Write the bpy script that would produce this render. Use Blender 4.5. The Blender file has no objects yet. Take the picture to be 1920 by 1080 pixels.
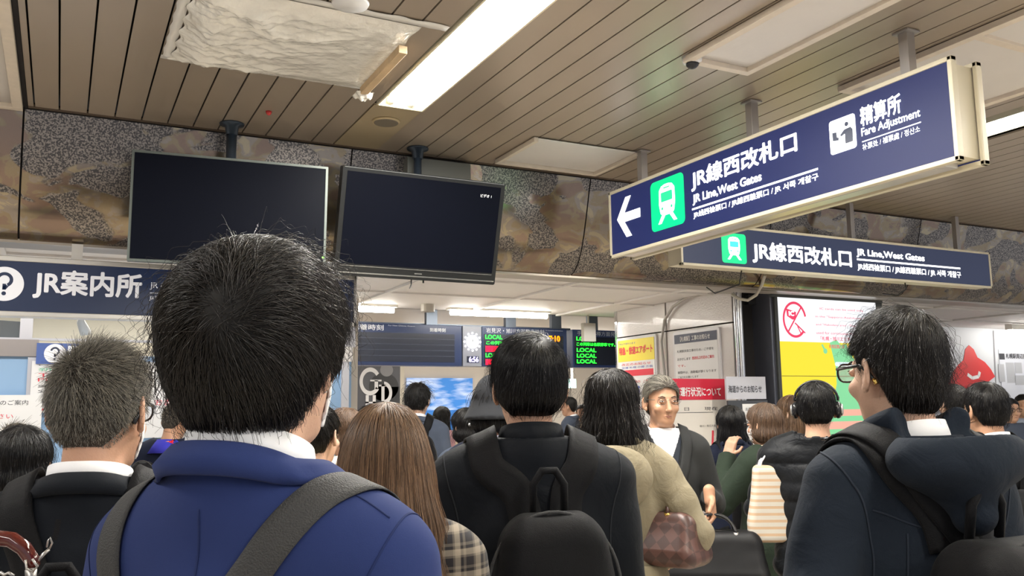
import bpy, math, random
import numpy as np
from math import radians as R_, sin, cos, pi
random.seed(7); RNG = np.random.default_rng(7)
SC = bpy.context.scene
C = SC.collection
A = np.array

# ------------------------------------------------------------------ camera
FPX, YAW, PITCH, ROLL, CAMZ = 1653.7, 0.47252, 0.13595, -0.01378, 1.5
_F = A([sin(YAW) * cos(PITCH), cos(YAW) * cos(PITCH), sin(PITCH)])
_R0 = A([cos(YAW), -sin(YAW), 0.]); _U0 = np.cross(_R0, _F)
_R = _R0 * cos(ROLL) + _U0 * sin(ROLL); _U = _U0 * cos(ROLL) - _R0 * sin(ROLL)
cam = bpy.data.objects.new('camera', bpy.data.cameras.new('camera')); C.objects.link(cam)
cam.data.sensor_width = 36; cam.data.lens = 36 * FPX / 1920; cam.data.clip_start = .05; cam.data.clip_end = 100
import mathutils
M3 = mathutils.Matrix(((_R[0], _U[0], -_F[0]), (_R[1], _U[1], -_F[1]), (_R[2], _U[2], -_F[2])))
cam.matrix_world = mathutils.Matrix.Translation((0, 0, CAMZ)) @ M3.to_4x4()
SC.camera = cam
cam.data.dof.use_dof = False
def ray(x, y): return _F + _R * (x - 960) / FPX + _U * (540 - y) / FPX
def onz(x, y, z): d = ray(x, y); return d * (z - CAMZ) / d[2] + A([0, 0, CAMZ])
def onx(x, y, X): d = ray(x, y); return d * X / d[0] + A([0, 0, CAMZ])
def ony(x, y, Y): d = ray(x, y); return d * Y / d[1] + A([0, 0, CAMZ])
def ond(x, y, D): return ray(x, y) * D + A([0, 0, CAMZ])

# ------------------------------------------------------------------ render look and ambient
SC.view_settings.view_transform = 'Standard'; SC.view_settings.look = 'None'
SC.view_settings.gamma = 1; SC.view_settings.use_curve_mapping = False
SC.view_settings.exposure = 0.85
W = bpy.data.worlds.new('world'); SC.world = W; W.use_nodes = True
W.node_tree.nodes['Background'].inputs[0].default_value = (.9, .93, 1, 1)
W.node_tree.nodes['Background'].inputs[1].default_value = .36
def area(name, loc, sx, sy, watts, col=(1, .97, .92), rot=(0, 0, 0)):
    l = bpy.data.lights.new(name, 'AREA'); l.shape = 'RECTANGLE'; l.size = sx; l.size_y = sy; l.energy = watts; l.color = col
    o = bpy.data.objects.new(name, l); o.location = loc; o.rotation_euler = rot; C.objects.link(o); return o
# light of the ceiling troughs (tubes are modelled further down)
area('trough_light', (1.645, 3.03, 3.19), .2, 2.6, 84)
area('trough_light', (1.645, -1.5, 3.165), .22, 3.6, 38)
area('trough_light', (5.12, 2.5, 3.165), .22, 2.4, 46)
area('trough_light', (5.12, -1.5, 3.165), .22, 3.6, 24)
area('trough_light', (-1.9, 2.6, 3.165), .22, 2.6, 46)
area('trough_light', (-1.9, -1.5, 3.165), .22, 3.6, 36)
area('hall_light', (4.2, 8.25, 2.44), 3.4, .12, 13)
area('hall_light', (1.5, 7.7, 2.44), 1.2, .12, 8)
area('hall_light', (6.5, 12, 2.56), 5, .25, 95)
area('hall_light', (9.5, 8.6, 2.44), 1.6, .15, 26)
area('hall_light', (-.5, 6.9, 2.5), 2.4, .3, 22)
area('office_light', (.5, 9.8, 2.72), 3.5, .6, 38)

# ------------------------------------------------------------------ materials
def mat(name, col, rough=.6, metal=0., bump=0., bscale=300., emit=0., ecol=None, var=0., vscale=6., spec=.5, sheen=0., coat=0., alpha=1., trans=0.):
    m = bpy.data.materials.new(name); m.use_nodes = True
    nt = m.node_tree; b = nt.nodes['Principled BSDF']; L = nt.links.new
    b.inputs['Base Color'].default_value = (*col, 1); b.inputs['Roughness'].default_value = rough
    b.inputs['Metallic'].default_value = metal; b.inputs['Specular IOR Level'].default_value = spec
    b.inputs['Sheen Weight'].default_value = sheen; b.inputs['Coat Weight'].default_value = coat
    b.inputs['Alpha'].default_value = alpha; b.inputs['Transmission Weight'].default_value = trans
    if emit:
        b.inputs['Emission Color'].default_value = (*(ecol or col), 1); b.inputs['Emission Strength'].default_value = emit
    tc = nt.nodes.new('ShaderNodeTexCoord')
    if var:
        n = nt.nodes.new('ShaderNodeTexNoise'); n.inputs['Scale'].default_value = vscale; n.inputs['Detail'].default_value = 5
        mx = nt.nodes.new('ShaderNodeMix'); mx.data_type = 'RGBA'
        mx.inputs[6].default_value = (*[max(0, c * (1 - var)) for c in col], 1); mx.inputs[7].default_value = (*[min(1, c * (1 + var)) for c in col], 1)
        L(tc.outputs['Object'], n.inputs['Vector']); L(n.outputs['Fac'], mx.inputs[0]); L(mx.outputs[2], b.inputs['Base Color'])
    if bump:
        n = nt.nodes.new('ShaderNodeTexNoise'); n.inputs['Scale'].default_value = bscale; n.inputs['Detail'].default_value = 3
        bp = nt.nodes.new('ShaderNodeBump'); bp.inputs['Strength'].default_value = bump; bp.inputs['Distance'].default_value = .01
        L(tc.outputs['Object'], n.inputs['Vector']); L(n.outputs['Fac'], bp.inputs['Height']); L(bp.outputs[0], b.inputs['Normal'])
    return m
def cloth(name, col, rough=.85, weave=900., bump=.12, fold=.0, var=.12, sheen=.15):
    m = mat(name, col, rough, bump=0, var=var, vscale=9, spec=.12, sheen=sheen)
    nt = m.node_tree; b = nt.nodes['Principled BSDF']; L = nt.links.new; tc = nt.nodes.new('ShaderNodeTexCoord')
    n = nt.nodes.new('ShaderNodeTexNoise'); n.inputs['Scale'].default_value = weave; n.inputs['Detail'].default_value = 2
    n2 = nt.nodes.new('ShaderNodeTexNoise'); n2.inputs['Scale'].default_value = 14; n2.inputs['Detail'].default_value = 4; n2.inputs['Distortion'].default_value = .8
    b1 = nt.nodes.new('ShaderNodeBump'); b1.inputs['Strength'].default_value = bump; b1.inputs['Distance'].default_value = .004
    b2 = nt.nodes.new('ShaderNodeBump'); b2.inputs['Strength'].default_value = fold; b2.inputs['Distance'].default_value = .02
    L(tc.outputs['Object'], n.inputs['Vector']); L(tc.outputs['Object'], n2.inputs['Vector'])
    L(n2.outputs['Fac'], b2.inputs['Height']); L(n.outputs['Fac'], b1.inputs['Height']); L(b2.outputs[0], b1.inputs['Normal']); L(b1.outputs[0], b.inputs['Normal'])
    return m
K = {}
def m_(key, *a, **k):
    if key not in K: K[key] = mat(key, *a, **k)
    return K[key]

# ------------------------------------------------------------------ object helpers
def tag(o, label=None, cat=None, group=None, kind=None):
    if label: o['label'] = label
    if cat: o['category'] = cat
    if group: o['group'] = group
    if kind: o['kind'] = kind
    return o
def empty(name, loc=(0, 0, 0), rz=0., s=1.):
    o = bpy.data.objects.new(name, None); o.location = loc; o.rotation_euler = (0, 0, rz); o.scale = (s, s, s); o.empty_display_size = .1
    C.objects.link(o); return o
def org(p):
    v = A([0., 0, 0])
    while p is not None: v = v + A(p.location); p = p.parent
    return v
def link(name, me, m, parent=None, smooth=False):
    o = bpy.data.objects.new(name, me); C.objects.link(o)
    if m is not None:
        for q in (m if isinstance(m, (list, tuple)) else [m]): me.materials.append(q)
    if parent is not None: o.parent = parent
    if smooth: me.shade_smooth()
    return o
class MB:
    def __init__(s): s.v = []; s.f = []; s.m = []
    def add(s, v, f, mi=0):
        n = len(s.v); s.v += [tuple(map(float, q)) for q in v]; s.f += [tuple(i + n for i in q) for q in f]; s.m += [mi] * len(f); return s
    def box(s, a, b, mi=0):
        x0, y0, z0 = map(min, a, b); x1, y1, z1 = map(max, a, b)
        return s.add([(x0, y0, z0), (x1, y0, z0), (x1, y1, z0), (x0, y1, z0), (x0, y0, z1), (x1, y0, z1), (x1, y1, z1), (x0, y1, z1)],
                     [(0, 3, 2, 1), (4, 5, 6, 7), (0, 1, 5, 4), (1, 2, 6, 5), (2, 3, 7, 6), (3, 0, 4, 7)], mi)
    def tube(s, pts, r, n=10, mi=0, closed=False, caps=True):
        P = [A(p, dtype=float) for p in pts]; rs = r if hasattr(r, '__len__') else [r] * len(P); N = len(P); base = []
        up = None; vs = []
        for i, p in enumerate(P):
            t = (P[(i + 1) % N] - P[i - 1]) if closed else (P[min(i + 1, N - 1)] - P[max(i - 1, 0)])
            t = t / (np.linalg.norm(t) + 1e-9)
            if up is None: up = A([0, 0, 1.]) if abs(t[2]) < .9 else A([1., 0, 0])
            a = np.cross(t, up); a /= np.linalg.norm(a) + 1e-9; b = np.cross(a, t); up = b
            for k in range(n): th = 2 * pi * k / n; vs.append(p + rs[i] * (a * cos(th) + b * sin(th)))
        fs = []
        for i in range(N if closed else N - 1):
            j = (i + 1) % N
            for k in range(n): k2 = (k + 1) % n; fs.append((i * n + k, i * n + k2, j * n + k2, j * n + k))
        if caps and not closed: fs.append(tuple(range(n))[::-1]); fs.append(tuple((N - 1) * n + k for k in range(n)))
        return s.add(vs, fs, mi)
    def cyl(s, c, r, h, n=24, ax=2, r2=None, mi=0):
        c = A(c, dtype=float); d = A([0., 0, 0]); d[ax] = h
        return s.tube([c, c + d], [r, r if r2 is None else r2], n, mi)
    def poly(s, pts, n, th, mi=0):   # extruded polygon: pts 3d coplanar, normal n, thickness th backwards
        P = [A(p, dtype=float) for p in pts]; n = A(n, dtype=float); k = len(P)
        return s.add(P + [p - n * th for p in P], [tuple(range(k)), tuple(range(2 * k - 1, k - 1, -1))] + [(i, i + k, (i + 1) % k + k, (i + 1) % k) for i in range(k)], mi)
    def grid(s, G, mi=0, wrap=False):
        G = np.asarray(G, float); a, b = G.shape[:2]; f = []
        for i in range(a - 1):
            for j in range(b if wrap else b - 1): j2 = (j + 1) % b; f.append((i * b + j, i * b + j2, (i + 1) * b + j2, (i + 1) * b + j))
        return s.add(G.reshape(-1, 3), f, mi)
    def build(s, name, m, parent=None, smooth=False, bevel=0., local=False):
        me = bpy.data.meshes.new(name); o = A([0, 0, 0.]) if (parent is None or local) else org(parent)
        me.from_pydata([tuple(A(v) - o) for v in s.v], [], s.f); me.update()
        if any(s.m): me.polygons.foreach_set('material_index', s.m)
        ob = link(name, me, m, parent, smooth)
        if bevel:
            bv = ob.modifiers.new('bevel', 'BEVEL'); bv.width = bevel; bv.segments = 2; bv.limit_method = 'ANGLE'
        return ob
def S(o): return tag(o, kind='structure')
# a flat frame of reference for signs and posters: origin, u (reading direction), v (up), n (towards the reader)
class Pl:
    def __init__(s, o, u, v=(0, 0, 1)): s.o = A(o, dtype=float); s.u = A(u, dtype=float) / np.linalg.norm(u); s.v = A(v, dtype=float) / np.linalg.norm(v); s.n = np.cross(s.u, s.v)
    def p(s, a, b, c=0.): return s.o + s.u * a + s.v * b + s.n * c
    def rect(s, mb, a0, b0, a1, b1, c=0., th=.002, mi=0, r=0.):
        if r:
            pts = []
            for (x, y, q) in ((a1 - r, b1 - r, 0), (a0 + r, b1 - r, 90), (a0 + r, b0 + r, 180), (a1 - r, b0 + r, 270)):
                for t in range(0, 91, 18): pts.append(s.p(x + r * cos(R_(q + t)), y + r * sin(R_(q + t)), c))
            return mb.poly(pts, s.n, th, mi)
        return mb.poly([s.p(a0, b0, c), s.p(a1, b0, c), s.p(a1, b1, c), s.p(a0, b1, c)], s.n, th, mi)
    def shape(s, mb, pts, c=0., th=.002, mi=0): return mb.poly([s.p(a, b, c) for a, b in pts], s.n, th, mi)
    def disc(s, mb, a, b, r, c=0., th=.002, mi=0, n=40, ry=None): return s.shape(mb, [(a + r * cos(2 * pi * i / n), b + (ry or r) * sin(2 * pi * i / n)) for i in range(n)], c, th, mi)
    def ring(s, mb, a, b, r0, r1, c=0., a0=0, a1=360, mi=0, n=40, th=.002, k=1.):
        P0 = [(a + r0 * cos(R_(a0 + (a1 - a0) * i / n)), b + k * r0 * sin(R_(a0 + (a1 - a0) * i / n))) for i in range(n + 1)]
        P1 = [(a + r1 * cos(R_(a0 + (a1 - a0) * i / n)), b + k * r1 * sin(R_(a0 + (a1 - a0) * i / n))) for i in range(n + 1)]
        for i in range(n): s.shape(mb, [P0[i], P1[i], P1[i + 1], P0[i + 1]], c, th, mi)
        return mb
    def line(s, mb, a0, b0, a1, b1, w, c=0., mi=0, th=.002):
        d = A([a1 - a0, b1 - b0]); d = d / np.linalg.norm(d) * w / 2; q = (-d[1], d[0])
        return s.shape(mb, [(a0 - q[0], b0 - q[1]), (a1 - q[0], b1 - q[1]), (a1 + q[0], b1 + q[1]), (a0 + q[0], b0 + q[1])], c, th, mi)
    def text(s, mb, t, a0, b0, a1=None, b1=None, c=0., bold=.0, mi=0, size=None, th=.0015):
        cu = bpy.data.curves.new('t', 'FONT'); cu.body = t; cu.size = 1; cu.extrude = .0; cu.offset = 0; cu.resolution_u = 3
        o = bpy.data.objects.new('t', cu); C.objects.link(o); dg = bpy.context.evaluated_depsgraph_get()
        me = bpy.data.meshes.new_from_object(o.evaluated_get(dg)); v = A([tuple(q.co) for q in me.vertices]) if len(me.vertices) else np.zeros((0, 3))
        f = [tuple(p.vertices) for p in me.polygons]; bpy.data.objects.remove(o); bpy.data.curves.remove(cu); bpy.data.meshes.remove(me)
        if not len(v): return mb
        lo, hi = v.min(0), v.max(0); sx = sy = size or 1.
        if b1 is not None: sy = (b1 - b0) / max(hi[1] - lo[1], 1e-6); sx = sy
        if a1 is not None: sx = (a1 - a0) / max(hi[0] - lo[0], 1e-6)
        if b1 is None and a1 is not None: sy = size or sx
        if b1 is None: off = 0 if a1 is None else lo[1]
        else: off = lo[1]
        offs = [(0, 0)] if bold < .011 else [(bold * .8 * cos(k * pi / 3), bold * .8 * sin(k * pi / 3)) for k in range(6)]
        for k, (dx, dy) in enumerate(offs): mb.add([s.p(a0 + (q[0] - lo[0] + dx) * sx, b0 + (q[1] - off + dy) * sy, c + k * 2e-5) for q in v], f, mi)
        return mb

# ------------------------------------------------------------------ structure: ceiling
brown = mat('spandrel_brown', (.42, .355, .285), .36, metal=.3, var=.08, vscale=1.2, spec=.6)
dark = mat('dark_gap', (.012, .01, .01), .9)
cream_m = mat('cream_metal', (.62, .55, .37), .4, var=.05)
CZ, YF = 3.2, 5.43
PW, PX0 = .1425, -.081
mb = MB()
xs = [-.24, -.205] ; x = PX0
while x < 9.6: xs.append(x); x += PW
xs = sorted(set(round(q, 4) for q in xs)); g = .0045
def plank(x0, x1, y0, y1):
    mb.box((x0 + g, y0, CZ), (x1 - g, y1, CZ + .012))
for a, b in zip(xs[:-1], xs[1:]):
    mid = (a + b) / 2
    if 1.49 < mid < 1.79: plank(a, b, 5.4, YF - .03); continue
    if 4.95 < mid < 5.27: plank(a, b, 4.1, YF - .03); continue
    plank(a, b, -3.5, YF - .03)
S(mb.build('ceiling', brown))
mb = MB(); mb.box((-6, -3.5, CZ + .07), (10, YF + .2, CZ + .09)); S(mb.build('ceiling', dark))
mb = MB(); mb.box((-.235, YF - .03, CZ - .004), (9.6, YF, CZ + .012)); S(mb.build('trim_1', mat('edge_brown', (.16, .12, .09), .45, metal=.4)))
mb = MB(); mb.box((-4, YF, CZ - .012), (9.6, YF + .02, CZ + .03)); S(mb.build('trim_2', dark))
mb = MB(); mb.box((-.258, -3.5, CZ - .006), (-.238, YF, CZ + .02)); S(mb.build('trim_3', dark))
# cream panel with the loudspeaker at the end of the trough
mb = MB(); mb.box((1.4925, 4.585, CZ), (1.7775, 5.4, CZ + .012)); S(mb.build('ceiling', mat('panel_tan', (.46, .38, .25), .4, metal=.2, var=.05)))
# the two fluorescent troughs
tube_m = mat('tube_glow', (1, 1, 1), .4, emit=14, ecol=(1, .97, .9))
refl = mat('trough_cream', (.85, .8, .62), .35, emit=0)
def trough(x0, x1, y0, y1, label):
    t = empty('ceiling_light', ((x0 + x1) / 2, (y0 + y1) / 2, CZ)); tag(t, label, 'ceiling light')
    m = MB(); zt = CZ + .06
    m.box((x0, y0, zt - .004), (x1, y1, zt)); m.box((x0 - .004, y0, CZ - .004), (x0 + .006, y1, zt)); m.box((x1 - .006, y0, CZ - .004), (x1 + .004, y1, zt))
    m.box((x0, y1 - .006, CZ - .004), (x1, y1, zt)); m.box((x0, y0, CZ - .004), (x1, y0 + .006, zt)); m.build('housing', refl, t)
    for fx in (.27, .72):
        xx = x0 + (x1 - x0) * fx; m = MB()
        y = y1 - .06
        m.tube([(xx, y, CZ + .028), (xx, y0 + .03, CZ + .028)], .019, 14); m.build('tube', tube_m, t, True)
        m = MB(); m.tube([(xx, y1 - .012, CZ + .028), (xx, y1 - .055, CZ + .028)], .024, 14); m.build('lamp_socket', m_('lamp_white', (.9, .88, .8), .4), t, True)
    return t
trough(1.505, 1.775, -3.4, 4.575, 'long recessed twin tube ceiling light between brown slats above the crowd')
trough(4.985, 5.25, -3.4, 4.09, 'recessed tube ceiling light at the right edge beyond the angled blue sign')
mb = MB(); mb.tube([(1.6435, 4.825, CZ - .001), (1.6435, 4.825, CZ - .012)], [.084, .08], 40)
sp = empty('ceiling_speaker', (1.6435, 4.825, CZ)); tag(sp, 'round flush ceiling loudspeaker in tan panel at the end of the tube light', 'speaker')
mb.build('rim', mat('speaker_rim', (.5, .4, .24), .5), sp, True)
mb = MB(); mb.tube([(1.6435, 4.825, CZ - .0125), (1.6435, 4.825, CZ - .016)], [.072, .07], 40); mb.build('grille', mat('speaker_grille', (.2, .17, .13), .8, bump=.5, bscale=600), sp)
c = onz(657, 8, CZ - .05); t = empty('smoke_detector', (c[0], c[1], CZ)); tag(t, 'round white flat disc hanging below the brown ceiling above the taped sheet', 'detector')
mb = MB(); mb.tube([(c[0], c[1], CZ - .045), (c[0], c[1], CZ - .055)], [.077, .072], 48); mb.build('cover', m_('white_plastic', (.8, .8, .8), .4), t, True)
mb = MB(); mb.tube([(c[0], c[1], CZ), (c[0], c[1], CZ - .046)], [.06, .06], 32); mb.build('base', m_('black_plastic', (.02, .02, .022), .4), t, True)
for q, (px, py) in enumerate(((504, 209), (1167, 302))):
    c = onz(px, py, CZ); mb = MB(); mb.tube([(c[0], c[1], CZ), (c[0], c[1], CZ - .014), (c[0], c[1], CZ - .022)], [.018, .014, .006], 16)
    tag(mb.build('marker_cap', m_('red_plastic', (.6, .05, .05), .4), None, True), ['small red cap on the brown ceiling above the left television', 'small red cap on the ceiling beside the far white sheeted opening'][q], 'ceiling cap')
# dome camera
c = onz(1298, 118, CZ - .03); t = empty('security_camera', (c[0], c[1], CZ)); tag(t, 'small white dome camera at the corner of the wood framed ceiling sheet', 'camera')
mb = MB(); mb.tube([(c[0], c[1], CZ), (c[0], c[1], CZ - .028), (c[0], c[1], CZ - .034)], [.05, .046, .036], 28); mb.build('housing', m_('white_plastic', (0, 0, 0)), t, True)
mb = MB(); mb.tube([(c[0], c[1], CZ - .03), (c[0], c[1], CZ - .044), (c[0], c[1], CZ - .056), (c[0], c[1], CZ - .061)], [.031, .03, .018, .004], 24); mb.build('dome', m_('black_plastic', (0, 0, 0)), t, True)
# sheeted openings
sheet_m = mat('white_sheet', (.72, .69, .66), .55, var=.06, vscale=3, bump=.4, bscale=9)
wood_w = mat('pale_batten', (.74, .66, .56), .6, var=.12, vscale=20)
wood = mat('timber_batten', (.62, .46, .28), .6, var=.25, vscale=14)
def covered(name_label, x0, x1, y0, y1, cross=(), w=.045, sagz=.02, sides='lrfn', wm=wood_w):
    t = empty('ceiling_cover', ((x0 + x1) / 2, (y0 + y1) / 2, CZ)); tag(t, name_label, 'ceiling cover')
    nx, ny = 24, 40; G = np.zeros((ny, nx, 3))
    for j in range(ny):
        for i in range(nx):
            u, v = i / (nx - 1), j / (ny - 1); e = (u * (1 - u) * v * (1 - v)) ** .5
            G[j, i] = (x0 + (x1 - x0) * u, y0 + (y1 - y0) * v, CZ - .008 - sagz * e * 2 - .004 * e * (sin(9 * u + 7 * v) + sin(17 * v - 5 * u)))
    m = MB(); m.grid(G); o = m.build('sheet', sheet_m, t, True)
    sd = o.modifiers.new('thick', 'SOLIDIFY'); sd.thickness = .002
    m = MB(); z0, z1 = CZ - .034, CZ - .004
    if 'l' in sides: m = MB(); m.box((x0 - w / 2, y0, z0), (x0 + w / 2, y1, z1)); m.build('batten', wm, t, bevel=.002)
    if 'r' in sides: m = MB(); m.box((x1 - w / 2, y0, z0), (x1 + w / 2, y1, z1)); m.build('batten', wm, t, bevel=.002)
    if 'f' in sides: m = MB(); m.box((x0 - w / 2, y1, z0), (x1 + w / 2, y1 + w, z1)); m.build('batten', wm, t, bevel=.002)
    for yy in cross: m = MB(); m.box((x0, yy, z0 + .002), (x1, yy + w, z1)); m.build('batten', wm, t, bevel=.002)
    return t
covered('long white sheet with wood battens on ceiling between tube light and blue signs', 2.66, 3.03, .8, 3.25, w=.04)
covered('wide white sheet with wood battens on ceiling behind the near end of the angled sign', 3.68, 4.60, .3, 3.22, cross=(2.45, 1.2))
covered('small taped white sheet on ceiling against the fascia right of the televisions', 2.60, 3.38, 4.72, 5.26, w=.03, sagz=.03)
covered('white sheeted strip with wood batten along the left edge of the ceiling', -2.6, -.285, -3.4, 5.36, w=.05, sides='rf')
# crumpled poly sheet, taped
def crumple():
    t = empty('plastic_sheet', (.87, 3.95, CZ)); tag(t, 'crumpled translucent plastic sheet taped over an opening in the brown ceiling', 'plastic sheet')
    x0, x1, y0, y1 = .40, 1.35, 3.50, 4.34; nx, ny = 150, 130
    U, V = np.meshgrid(np.linspace(0, 1, nx), np.linspace(0, 1, ny))
    r = np.random.default_rng(5)
    def ridg(seed, n, f):
        rr = np.random.default_rng(seed); z = np.zeros_like(U)
        for _ in range(n):
            a = rr.uniform(0, pi); ff = f * rr.uniform(.6, 1.6); ph = rr.uniform(0, 6)
            w = 1.3 * np.sin(3 * U * rr.uniform(.5, 2) + 4 * V * rr.uniform(.5, 2) + ph)
            z += 1 - np.abs(np.sin(ff * (U * cos(a) + V * sin(a)) + ph + w)) ** .7
        return z / n
    e = np.clip(np.minimum(np.minimum(U, 1 - U), np.minimum(V, 1 - V)) * 9, 0, 1)
    rough = np.clip(1.25 - 1.35 * U - .35 * V, .07, 1)          # left and far end is heavily wrinkled
    Z = CZ - .012 - e * (.012 + .045 * (np.clip(U * (1 - U) * V * (1 - V), 0, 1)) ** .5 + rough * (.075 * ridg(1, 3, 8) + .055 * ridg(2, 4, 22) + .022 * ridg(3, 4, 60)) * .8)
    ja = .008 * np.sin(40 * V) * (U < .02) + .006 * np.sin(25 * V + 1) * (U > .98)
    X = x0 + (x1 - x0) * U + ja + (V > .97) * (U < .02) * -.03; Y = y0 + (y1 - y0) * V + .01 * np.sin(11 * U) * (V > .98) + .03 * (1 - U) * (V - .5) 
    m = MB(); m.grid(np.stack([X, Y, Z], -1))
    pm = mat('poly_sheet', (.84, .82, .76), .2, spec=.8, bump=1., bscale=22, var=.2, vscale=9, coat=.5)  # tone variation in the base colour stands in for tan shading on the sheet
    m.build('sheet', pm, t, True)
    tm = mat('tape', (.78, .77, .74), .45, var=.05)
    for (a, b) in (((x0 - .05, y1 - .02), (x1 + .03, y1 + .02)), ((x0 + .05, y0 - .05), (x1 + .12, y0 + .0)), ((x0 - .045, y0 - .2), (x0 + .0, y1))):
        m = MB(); n = 40; G = np.zeros((2, n, 3)); hor = abs(b[0] - a[0]) > abs(b[1] - a[1])
        for i in range(n):
            f = i / (n - 1)
            if hor: G[0, i] = (a[0] + (b[0] - a[0]) * f, a[1] - .002 * sin(i * 1.7), CZ - .006 - .003 * sin(i)); G[1, i] = (a[0] + (b[0] - a[0]) * f, b[1] + .002 * sin(i * 2.3), CZ - .008)
            else: G[1, i] = (a[0] - .003 * sin(i * 1.3), a[1] + (b[1] - a[1]) * f, CZ - .007); G[0, i] = (b[0], a[1] + (b[1] - a[1]) * f, CZ - .008 - .003 * sin(i))
        m.grid(G); o = m.build('tape', tm, t, True); sd = o.modifiers.new('th', 'SOLIDIFY'); sd.thickness = .0015
    m = MB(); m.box((x1 - .03, 3.70, CZ - .06), (x1 + .012, 4.30, CZ - .022)); m.build('batten', wood, t, bevel=.003)
    m = MB(); n = 14; G = np.zeros((n, n, 3))
    for j in range(n):
        for i in range(n): G[j, i] = (x1 - .05 + .10 * i / n, 4.28 + .10 * j / n, CZ - .05 - .012 * sin(i * .9) * sin(j * .7) - .03 * sin(pi * i / n) * sin(pi * j / n))
    m.grid(G); m.build('flap', pm, t, True)
crumple()
# ------------------------------------------------------------------ structure: fascia
def fascia_mat():
    m = bpy.data.materials.new('fascia_metal'); m.use_nodes = True; nt = m.node_tree; b = nt.nodes['Principled BSDF']; L = nt.links.new; N = nt.nodes.new
    tc = N('ShaderNodeTexCoord')
    sw = N('ShaderNodeMapping'); sw.inputs['Scale'].default_value = (1.5, 1, 2.3); L(tc.outputs['Object'], sw.inputs[0])
    n1 = N('ShaderNodeTexNoise'); n1.inputs['Scale'].default_value = 1.5; n1.inputs['Detail'].default_value = 3; n1.inputs['Roughness'].default_value = .45; n1.inputs['Distortion'].default_value = .7; L(sw.outputs[0], n1.inputs['Vector'])
    r1 = N('ShaderNodeValToRGB'); r1.color_ramp.elements[0].position = .47; r1.color_ramp.elements[1].position = .49; L(n1.outputs['Fac'], r1.inputs[0])
    n2 = N('ShaderNodeTexNoise'); n2.inputs['Scale'].default_value = 105; n2.inputs['Detail'].default_value = 2; n2.inputs['Distortion'].default_value = .3; L(tc.outputs['Object'], n2.inputs['Vector'])
    r2 = N('ShaderNodeValToRGB'); r2.color_ramp.elements[0].position = .46; r2.color_ramp.elements[1].position = .56; L(n2.outputs['Fac'], r2.inputs[0])
    r2.color_ramp.elements[0].color = (.085, .08, .08, 1); r2.color_ramp.elements[1].color = (.31, .275, .245, 1)
    n3 = N('ShaderNodeTexNoise'); n3.inputs['Scale'].default_value = 3.3; n3.inputs['Detail'].default_value = 4; n3.inputs['Distortion'].default_value = 1; L(sw.outputs[0], n3.inputs['Vector'])
    r3 = N('ShaderNodeValToRGB'); r3.color_ramp.interpolation = 'CONSTANT'
    e = r3.color_ramp.elements; e[0].position = 0; e[0].color = (.25, .18, .14, 1); e[1].position = .46; e[1].color = (.28, .225, .15, 1)
    for p_, c_ in ((.53, (.29, .25, .21, 1)), (.6, (.38, .32, .22, 1))): q = e.new(p_); q.color = c_
    L(n3.outputs['Fac'], r3.inputs[0])
    mx = N('ShaderNodeMix'); mx.data_type = 'RGBA'; L(r1.outputs[0], mx.inputs[0]); L(r2.outputs[0], mx.inputs[6]); L(r3.outputs[0], mx.inputs[7])
    L(mx.outputs[2], b.inputs['Base Color']); b.inputs['Metallic'].default_value = .78
    r4 = N('ShaderNodeMapRange'); L(r1.outputs[0], r4.inputs[0]); r4.inputs[3].default_value = .30; r4.inputs[4].default_value = .16; L(r4.outputs[0], b.inputs['Roughness'])
    return m
fm = fascia_mat()
prof = [(YF, CZ - .012), (YF + .03, 3.08), (YF + .07, 2.93), (YF + .115, 2.78), (YF + .16, 2.66), (YF + .21, 2.58), (YF + .27, 2.525), (YF + .33, 2.505)]
seams = [-5.7, -3.9, -2.08, -.256, 1.62, 3.446, 5.25, 7.058, 8.87, 10.6]
for a, b in zip(seams[:-1], seams[1:]):
    m = MB(); G = [[(a + .005, y, z) for y, z in prof], [(b - .005, y, z) for y, z in prof]]; m.grid(G); o = m.build('wall_fascia', fm, None, True); S(o)
m = MB(); m.grid([[(-5.7, y + .012, z + .004) for y, z in prof], [(10.6, y + .012, z + .004) for y, z in prof]]); S(m.build('wall_fascia', dark))
m = MB(); m.box((-5.7, YF + .33, 2.49), (10.6, YF + .37, 2.53)); S(m.build('trim_4', mat('lip_metal', (.36, .32, .27), .35, metal=.7)))
m = MB(); m.box((-5.7, YF + .37, 2.50), (10.6, YF + .40, 2.53)); S(m.build('trim_5', dark))
m = MB(); m.box((-5.7, YF + .40, 2.5), (10.6, YF + .6, 2.54)); S(m.build('trim_6', mat('lip_grey', (.4, .37, .34), .5, metal=.3)))
m = MB(); m.box((1.98, YF - .06, 3.0), (2.44, YF + .03, 3.17)); m_box = m.build('cover_plate', mat('plate_grey', (.16, .165, .15), .5, metal=.2, var=.1), None, bevel=.004)
tag(m_box, 'plain grey rectangular plate on the fascia above the right television', 'cover plate')
# ------------------------------------------------------------------ structure: inner hall
iw = mat('inner_sheet', (.80, .77, .75), .6, bump=.25, bscale=4, var=.05, vscale=1.5)
IZ = 2.56; tw_ = 8.05
m = MB(); m.box((-6, YF + .5, IZ), (2.43, tw_ , IZ + .03)); m.box((2.43, YF + .5, IZ), (14, 8.75, IZ + .03)); S(m.build('ceiling', iw))
m = MB()
for xx in (-2.2, -.4, 1.2, 2.55, 3.85, 5.0, 8.6, 10.2): m.box((xx, 5.95, IZ - .02), (xx + .045, 8.7 if xx > 2.43 else tw_ - .03, IZ - .001))
for yy in (6.55, 7.5): m.box((-6, yy, IZ - .016), (14, yy + .04, IZ - .001))
S(m.build('trim_7', m_('batten_white', (.82, .79, .76), .6)))
m = MB(); m.box((2.43, 8.75, IZ + .05), (14, 16.2, IZ + .08)); S(m.build('ceiling', mat('far_ceiling', (.55, .51, .46), .5)))
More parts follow.
